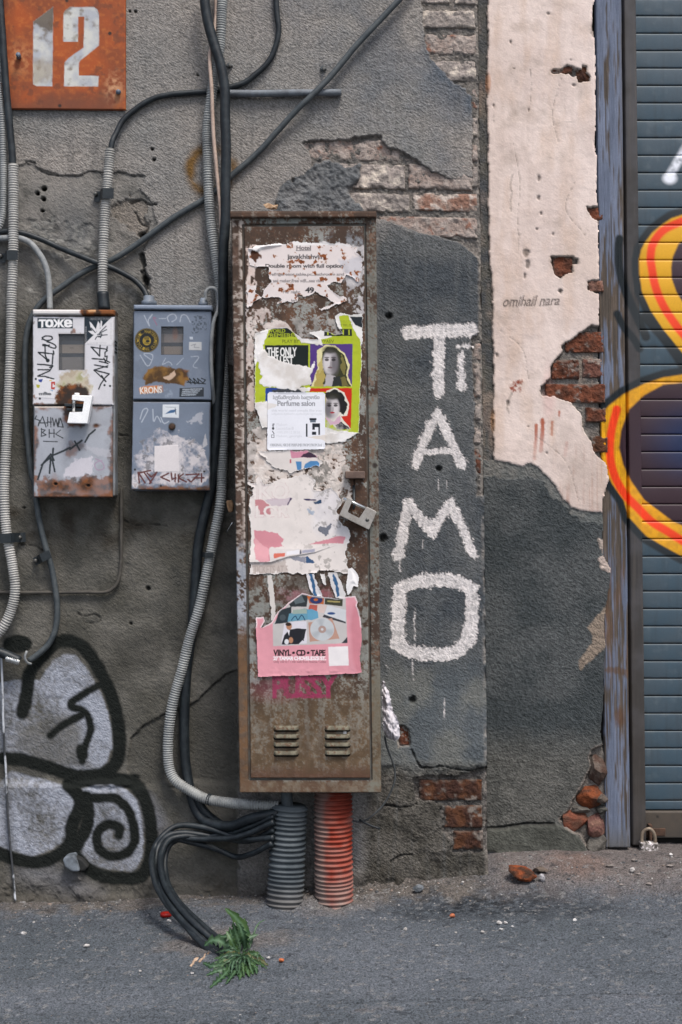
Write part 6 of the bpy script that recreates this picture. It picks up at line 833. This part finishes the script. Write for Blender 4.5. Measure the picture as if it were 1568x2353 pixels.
BUN = [([(1720, 550), (1560, 560), (1450, 540), (1330, 500), (1200, 475), (1100, 480), (1015, 545), (968, 620), (953, 720), (980, 850), (1050, 970), (1150, 1085), (1250, 1200), (1335, 1270), (1420, 1320)], (.14, .07, .05, .09, .2, .33, .42), 'lowest black cable of the bundle curving into the weed'),
       ([(1720, 450), (1500, 545), (1300, 560), (1150, 557), (1070, 590), (1035, 680), (1043, 800), (1085, 900), (1165, 1000), (1285, 1110), (1390, 1205), (1450, 1260)], (.14, .08, .06, .09, .2, .33, .41), 'innermost black cable of the bundle curving into the weed'),
       ([(1720, 500), (1560, 572), (1350, 545), (1150, 520), (1050, 540), (990, 620), (980, 750), (1008, 860), (1075, 980), (1195, 1120), (1325, 1235), (1420, 1290)], (.13, .06, .07, .1, .22, .34, .42), 'black cable of the bundle with the widest bend'),
       ([(1710, 585), (1580, 652), (1480, 672), (1350, 620), (1200, 580), (1100, 560), (1025, 600), (1008, 700), (1030, 830), (1100, 950), (1222, 1090), (1350, 1200), (1430, 1270)], (.14, .06, .06, .09, .21, .34, .42), 'black cable of the bundle sagging lowest beside the grey corrugated pipe'),
       ([(1720, 415), (1560, 487), (1450, 525), (1380, 530), (1280, 555), (1160, 540), (1060, 565), (1015, 650), (1012, 760), (1050, 880), (1130, 1000), (1240, 1110), (1370, 1215), (1440, 1275)], (.13, .07, .06, .1, .2, .33, .41), 'black cable of the bundle leaving highest behind the grey corrugated pipe')]
for pts, d, l in BUN:
    d = tuple(d[:-3])+tuple(v*G(*q(0, 3000, [pts[-1]])[0])/.42 for v in d[-3:-1])+(G(*q(0, 3000, [pts[-1]])[0])-.004,)
    cable('bundle_cable', c0r(pts, d), 6.6, M_BLACK, label=l, cat='cable', group='black cables looping out of the cabinet')
cable('loose_cable', [(*p, .03) for p in q(0, 3000, [(1240, 300), (1270, 370), (1330, 430), (1420, 490), (1500, 520), (1600, 500), (1700, 420)])], 10, M_BLACK, label='thick black cable end passing below the conduit bend', cat='cable')
cable('thin_wire', [(884, 1690, .08), (888, 1712, .06), *[(*p, .05) for p in q(800, 3000, [(1180, 0), (1222, 120), (1216, 220), (1165, 325), (1090, 405), (1020, 450), (950, 440), (860, 400), (780, 365)])]], 2.2, plain_mat('grey_wire', hx('4c4f51'), hx('333638'), 30, .6), label='thin grey wire hanging from the white rag behind the cabinet', cat='wire')
cable('thin_wire', [(*p, .06) for p in q(800, 3000, [(1000, 440), (1060, 470), (1130, 496)])], 2.6, M_BLACK, label='short black wire end right of the orange pipe', cat='wire')
# rag
s = Sheet.rect(870, 1550, 930, 1712, 1.6); o = [(878, 1560), (886, 1568), (895, 1592), (903, 1630), (917, 1658), (920, 1692), (908, 1704), (888, 1696), (880, 1680), (877, 1620)]; d = s.sd(o, 20)+2*s.nz(.1, 3, 3); s.M = d > 0; s.fill(hx('c4bfc4'), .5); s.H += .012*fbm((s.X-s.Y*.3)*.07, s.Y*.03, 4, 5)+.006*np.abs(fbm(s.X*.16, s.Y*.05, 3, 7))+.016*sm(0, 14, d); s.B[:] = .4; tag(s.build('plastic_rag', M_PAPER, .075), 'crumpled white plastic rag tucked behind the right side of the cabinet', 'rag')

# ---------------------------------------------------------------- padlock at the shutter
zp = lambda pts: q(2480, 3200, pts, 250); pd = JD+.03; pk = thing('padlock', W(*zp([(750, 1380)])[0], pd), 'old padlock with peeling white paint hanging at the foot of the shutter', 'padlock')
s = Sheet.quad(zp([(525, 1070), (975, 1085), (980, 1390), (528, 1385)]), .8); n = s.nz(.16, 4, 3); s.fill(hx('8a8480'), .6); s.put(sm(.0, .2, n), hx('d8d0d0')); s.put(sm(.25, .5, s.nz(.2, 3, 6)), hx('4d4743')); s.rim(.02, 3); s.build('body', M_METAL, pd, pk)
V, F = tube(np.array([W(*p, pd-.01) for p in cr(zp([(555, 1090), (555, 950), (575, 830), (650, 750), (740, 725), (820, 780), (875, 880), (890, 1000), (890, 1090)]), 2)]), 4.2*S, 10); mesh_obj('shackle', V, F, plain_mat('worn_shackle', hx('8a7c6c'), hx('5d5246'), 60, .5, metal=.3), pk)
# ---------------------------------------------------------------- debris on the ground
def stone(name, px, py, rx, ry, seed, c1, c2, label=None, cat='stone', group=None, rot=0, mat=None):
    d = G(px, py+ry); return tag(lump(name, px, py, rx, ry, d, max(ry, rx*.7)*S*1.0, seed, mat or M_BRICK, c1, c2, None, rot), label, cat, group)
g3 = lambda x, y: q(1730, 3000, [(x, y)])[0]; g0 = lambda x, y: q(0, 3000, [(x, y)])[0]; g8 = lambda x, y: q(800, 3000, [(x, y)])[0]
stone('brick_fragment', *g3(558, 775), 39, 17, 4, '46342b', '8f4c2e', 'large broken orange brown brick piece on the ground near the wall corner', 'brick', None, -.28); stone('stone', *g3(675, 752), 21, 8, 7, '7d6e64', '5d544c', 'flat brown stone lying behind the large broken brick piece', 'stone', 'loose stones'); stone('stone', *g3(690, 802), 8.5, 9.5, 8, 'b9b6b8', '8d8b8f', 'pale grey chip touching the large broken brick piece', 'stone', 'loose stones', .5)
stone('brick_chip', *g3(130, 1040), 8, 6, 9, 'b06448', 'c27a5a', 'small orange brick chip on the asphalt right of the orange pipe', 'brick', None); stone('brick_chip', *g8(510, 1318), 7, 7, 11, 'b8603c', 'cc7650', 'bright orange brick chip on the asphalt right of the weed', 'brick', None)
for i, (x, y, r, l) in enumerate(((421, 1085, 6.5, 'white pebble, left one of the close pair below the brick piece'), (460, 1085, 5.5, 'white pebble, right one of the close pair below the brick piece'), (434, 1125, 4.8, 'white pebble just below the close pebble pair'), (314, 1140, 5.5, 'white pebble left of the close pebble pair'), (1255, 755, 9, 'largest white pebble before the padlocked shutter'), (895, 1068, 6, 'white pebble alone in the middle of the right asphalt'), (148, 1145, 4, 'small white pebble below the orange brick chip'), (505, 1108, 3.6, 'small white pebble right of the close pebble pair'), (1497, 657, 5.5, 'white pebble by the shutter foot at far right'))): stone('pebble', *g3(x, y), r, r*.72, 30+i, 'd6d2d0', 'b5b0ac', l, 'pebble', 'white pebbles on the asphalt')
for i, (x, y, r, l) in enumerate(((543, 1228, 7.5, 'largest white pebble on the left asphalt'), (213, 1080, 3.5, 'tiny white pebble near the left wall foot'), (1058, 1072, 7, 'flat pale chip beside the red bottle cap'), (882, 1388, 4, 'tiny white pebble between the large pebble and the weed'), (1208, 1400, 4.5, 'white pebble left of the weed'), (150, 1150, 8, 'flat grey chip on the asphalt at far left'))): stone('pebble', *g0(x, y), r, r*.5 if 'flat' in l else r*.78, 50+i, 'd0ccca', 'aaa6a2', l, 'pebble', 'white pebbles on the asphalt')
for i, (x, y, r, l) in enumerate(((432, 1305, 5, 'white pebble left of the bright orange chip'), (1290, 1122, 6, 'pale pebble right of the orange pipe foot'), (1490, 1228, 4.5, 'grey pebble at the right of the cabinet on asphalt'), (1370, 870, 14, 'grey crumpled stone at the wall foot right of the orange pipe'))): stone('pebble', *g8(x, y), r, r*.7, 70+i, 'c6c2bf' if r < 10 else '7f8388', 'a09c98' if r < 10 else '5c6064', l, 'pebble', 'white pebbles on the asphalt' if r < 10 else None)
for i, (x, y, r, l) in enumerate(((1268, 690, 9, 'thin flat chip nearest the padlock on the ground'), (1115, 725, 11, 'long flat chip left of the largest pebble by the shutter'), (1360, 840, 9, 'flat chip farthest from the shutter, below the largest pebble'), (1190, 845, 7, 'small flat chip on dusty soil below the shutter'), (1495, 725, 10, 'flat chip on the dusty soil at far right'), (1295, 778, 8, 'flat chip just right of the largest pebble'))): stone('plaster_chip', *g3(x, y), r, r*.33, 90+i, '9a918c', '77706b', l, 'chip', 'flat chips on the soil by the shutter')
x, y = g0(1043, 1025); d = G(x, y+7); t = thing('bottle_cap', W(x, y+7, d), 'flat red bottle cap on the ground left of the black cable bundle', 'bottle cap'); V, F = tube(np.array([W(x, y+6, d), W(x, y-1, d), W(x, y-2, d)]), np.array([13, 12, 10])*S, 18); mesh_obj('crown', V, F, plain_mat('red_cap', hx('a81a10'), hx('7d130c'), 60, .4), t); V, F = tube(np.array([W(x, y-1.5, d), W(x, y-3, d)]), np.array([8, 7])*S, 14); mesh_obj('liner', V, F, plain_mat('red_liner', hx('b8200f'), None, 60, .5), t)
# gravel: too many chips to count
bm = bmesh.new(); R = random.Random(5)
M_GRAVEL = paint_mat('gravel_chips', .2, 300, 0)
VV, FF, CC = [], [], []; ico = bmesh.new(); bmesh.ops.create_icosphere(ico, subdivisions=1, radius=1); iv = np.array([v.co for v in ico.verts]); fi = np.array([[v.index for v in f.verts] for f in ico.faces]); ico.free(); bm.free(); pal = [hx(h) for h in ('9d9a98', '8d8a88', '6a6865', '8c7b70', '55575a', 'b5b1ad', '77706a', '4a4b4d')]
for i in range(1900):
    x = R.uniform(-1.0, 1.02); y = -abs(R.gauss(0, .16)) if i < 1300 else -R.random()*.95
    if i % 4 == 0 and x > .4: y = R.uniform(-.22, .12)
    r = R.choice((.0009, .0011, .0014, .0018))*(1.0 if i % 25 else 1.7); z_ = float(gz(x, y)); P_ = iv*np.array([r*R.uniform(.8, 1.7), r*R.uniform(.8, 1.5), r*.7])*(1+.35*(RNG.random((len(iv), 1))-.5))+np.array([x, y, z_+r*.25]); FF.append(fi+len(VV)*len(iv)); VV.append(P_); CC.append(np.tile(np.r_[R.choice(pal), .9], (len(iv), 1)))
for i in range(160):
    x = R.uniform(-.95, 1.0); y = -abs(R.gauss(.02, .035)) if x < .37 else R.uniform(-.05, .11); r = R.uniform(.0018, .0042); z_ = float(gz(x, y)); P_ = iv*np.array([r*R.uniform(.8, 1.6), r*R.uniform(.8, 1.4), r*.75])*(1+.4*(RNG.random((len(iv), 1))-.5))+np.array([x, y, z_+r*.3]); FF.append(fi+len(VV)*len(iv)); VV.append(P_); CC.append(np.tile(np.r_[R.choice(pal[1:5]+pal[6:]), .9], (len(iv), 1)))
tag(mesh_obj('gravel', np.vstack(VV), np.vstack(FF), M_GRAVEL, None, None, np.vstack(CC), None, False), 'scattered tiny gravel chips over asphalt and soil', None, None, 'stuff')
# ---------------------------------------------------------------- weed
M_LEAF = paint_mat('weed_leaf', .18, 160, .2, 120, .002, spec=.3); zw = lambda x, y: q(730, 3580, [(x, y)], 360)[0]
wr = zw(1050, 1010); wd = G(*wr)+.01; weed = thing('weed', W(*wr, wd), 'green jagged leaved weed growing from the asphalt at the cable ends', 'plant')
def leaf(pts, dep, wid, seed, lobes=5, c1='2c5a3c', c2='3f7450', sharp=.6, stalk=.12):
    R = random.Random(seed); P = cr([(*zw(x, y), max(d, G(*zw(x, y))+.012)/S) for (x, y), d in zip(pts, np.interp(np.linspace(0, 1, len(pts)), np.linspace(0, 1, len(dep)), dep))], 2.2); Wp = np.array([W(x, y, z*S) for x, y, z in P]); n = len(Wp); t = np.linspace(0, 1, n); T = np.gradient(Wp, axis=0); T /= np.linalg.norm(T, axis=1)[:, None]+1e-9
    up = np.array([R.uniform(-.3, .3), -1, .55]); Sd = np.cross(T, up); Sd /= np.linalg.norm(Sd, axis=1)[:, None]+1e-9; Nn = np.cross(Sd, T); ev = np.sin(np.pi*np.clip((t-stalk)/(1-stalk), 0, 1)**.8)**.7
    def edge(ph): u = (t*lobes+ph) % 1; return wid*S*(.06+ev*((1-sharp)+sharp*(1-u)**1.0*1.15)*(t > stalk*.6))
    L, Rr = edge(R.random()), edge(R.random()); V, C_ = [], []; a, b = hx(c1), hx(c2)
    for k, (off, dz) in enumerate(((-1, .35), (-.5, .12), (-.03, 0), (.03, 0), (.5, .12), (1, .35))):
        w_ = np.where(off < 0, L, Rr) if abs(off) > .2 else np.full(n, wid*S); V.append(Wp+Sd*(off*w_)[:, None]+Nn*(dz*w_)[:, None]*.5-T*(abs(off)*w_*.0)[:, None]); m = np.clip(.5+fbm(t*9, t*0+seed+k, 3, 2), 0, 1)[:, None]; cc = a*(1-m)+b*m
        if abs(off) < .2: cc = cc*.6+hx('6f9070')*.4
        C_.append(np.c_[cc, np.full(n, .5)])
    V = np.stack(V, 1).reshape(-1, 3); C_ = np.stack(C_, 1).reshape(-1, 4); i = np.arange(n-1)[:, None]*6; j = np.arange(5)[None]; F = np.stack([i+j, i+j+1, i+j+7, i+j+6], -1).reshape(-1, 4); mesh_obj('leaf', V, F, M_LEAF, weed, None, C_, np.ones(len(V)))
a = wd
for k, (pts, dep, w_, lb, sh) in enumerate((([(1050, 1000), (1095, 820), (1080, 620), (970, 440), (850, 320), (745, 235)], (a, a-.03, a-.02), 15, 3, .35), ([(1020, 980), (990, 820), (930, 640), (880, 480)], (a, a-.01, a), 13, 5, .6), ([(1010, 960), (880, 900), (760, 870), (640, 800), (500, 800), (385, 890)], (a, a+.02, a+.01), 17, 5, .75), ([(1040, 1040), (930, 930), (860, 800), (800, 690), (770, 630)], (a+.01, a+.03, a+.02), 10, 4, .6), ([(1060, 1000), (1090, 860), (1060, 720), (1010, 560), (960, 500)], (a, a+.02, a+.02), 14, 5, .6), ([(1060, 1000), (1120, 900), (1160, 760), (1230, 720), (1330, 690)], (a-.01, a-.03, a-.04), 10, 4, .7), ([(1040, 1060), (1055, 1180), (1040, 1300), (1000, 1480)], (a+.02, a+.07, a+.10), 12, 4, .75), ([(1000, 1150), (900, 1230), (780, 1340), (640, 1480), (480, 1620)], (a+.02, a+.08, a+.14), 14, 6, .8), ([(960, 1150), (830, 1200), (680, 1230), (520, 1240), (360, 1180)], (a+.01, a+.05, a+.05), 14, 6, .75), ([(1080, 1030), (1150, 1130), (1180, 1240), (1240, 1390)], (a+.01, a+.06, a+.09), 13, 5, .75), ([(1100, 1030), (1200, 1060), (1260, 1120), (1320, 1200)], (a, a+.03, a+.05), 12, 4, .7), ([(990, 1180), (930, 1320), (860, 1420), (760, 1560)], (a+.03, a+.09, a+.13), 13, 5, .8), ([(1080, 1100), (1130, 1250), (1140, 1340), (1170, 1430)], (a+.03, a+.08, a+.11), 13, 5, .7), ([(940, 1180), (760, 1290), (600, 1330), (420, 1400)], (a+.03, a+.07, a+.09), 12, 6, .8), ([(1020, 960), (900, 830), (780, 740), (640, 720)], (a, a, a-.01), 14, 5, .7), ([(1060, 960), (1060, 760), (1110, 560), (1080, 400)], (a-.02, a-.04, a-.05), 12, 5, .6), ([(1120, 980), (1180, 900), (1260, 640), (1330, 500), (1450, 430)], (a-.02, a-.05, a-.08), 4, 3, .4), ([(1060, 1080), (1180, 1180), (1270, 1270), (1300, 1380)], (a+.03, a+.06, a+.09), 12, 5, .7), ([(1000, 1060), (880, 1120), (760, 1130), (560, 1180)], (a+.01, a+.03, a+.03), 11, 5, .8), ([(1030, 1000), (960, 860), (860, 700), (820, 560)], (a-.01, a-.02, a-.02), 13, 5, .6))): leaf(pts, dep, w_*(.75 if k < 7 else .62), k+3, lb+2, *(('223a24', '324a2c') if k % 3 else ('2b4626', '42592f')), sh)
RW = random.Random(9)
for k in range(52):
    an = RW.uniform(math.radians(150), math.radians(395)); ln = RW.uniform(230, 520)*(.8+.2*abs(math.cos(an))); bx, by = 1040+RW.uniform(-60, 60), 1080+RW.uniform(-40, 80); ex, ey = bx+ln*math.cos(an), by-ln*math.sin(an)*.75; mx, my = (bx+ex)/2+RW.uniform(-40, 40), (by+ey)/2-RW.uniform(20, 90); dn = max(0, (ey-by))/4600
    leaf([(bx, by), (mx, my), (ex, ey)], (a+.01, a+.03+dn, a+.01+dn*1.9), RW.uniform(3, 6), 40+k, RW.choice((5, 6, 7, 8)), *RW.choice((('223824', '30472c'), ('2a4326', '3f5530'), ('1c3024', '2a3f2c'), ('4a4a2c', '6a6240'))), RW.uniform(.6, .85))
# dry straw beside the weed
for i, (p0, p1) in enumerate((((140, 1255), (190, 1205)), ((180, 1195), (250, 1105)), ((230, 1160), (270, 1110)), ((290, 1180), (360, 1110)), ((370, 1110), (400, 1030)), ((430, 1060), (460, 1010)))): 
    pa, pb = zw(*p0), zw(*p1); cable('straw', [(*pa, G(*pa)), ((pa[0]+pb[0])/2, (pa[1]+pb[1])/2-1, G((pa[0]+pb[0])/2, (pa[1]+pb[1])/2)), (*pb, G(*pb))], 2.6 if i < 4 else 1.8, plain_mat('dry_straw', hx('b59c86'), hx('8c7461'), 90, .8), 6, 2, label=('dry beige husk farthest left and nearest the camera by the weed', 'long pale husk, second from the left beside the weed', 'husk lying against the right of the long pale one', 'husk nearest the weed stems, low on the asphalt', 'thin husk pointing up to the black cables', 'topmost small husk just under the black cables')[i], cat='husk', group='dry husk pieces left of the weed')
for o in bpy.data.objects:
    if '_o' in o.keys(): del o['_o']
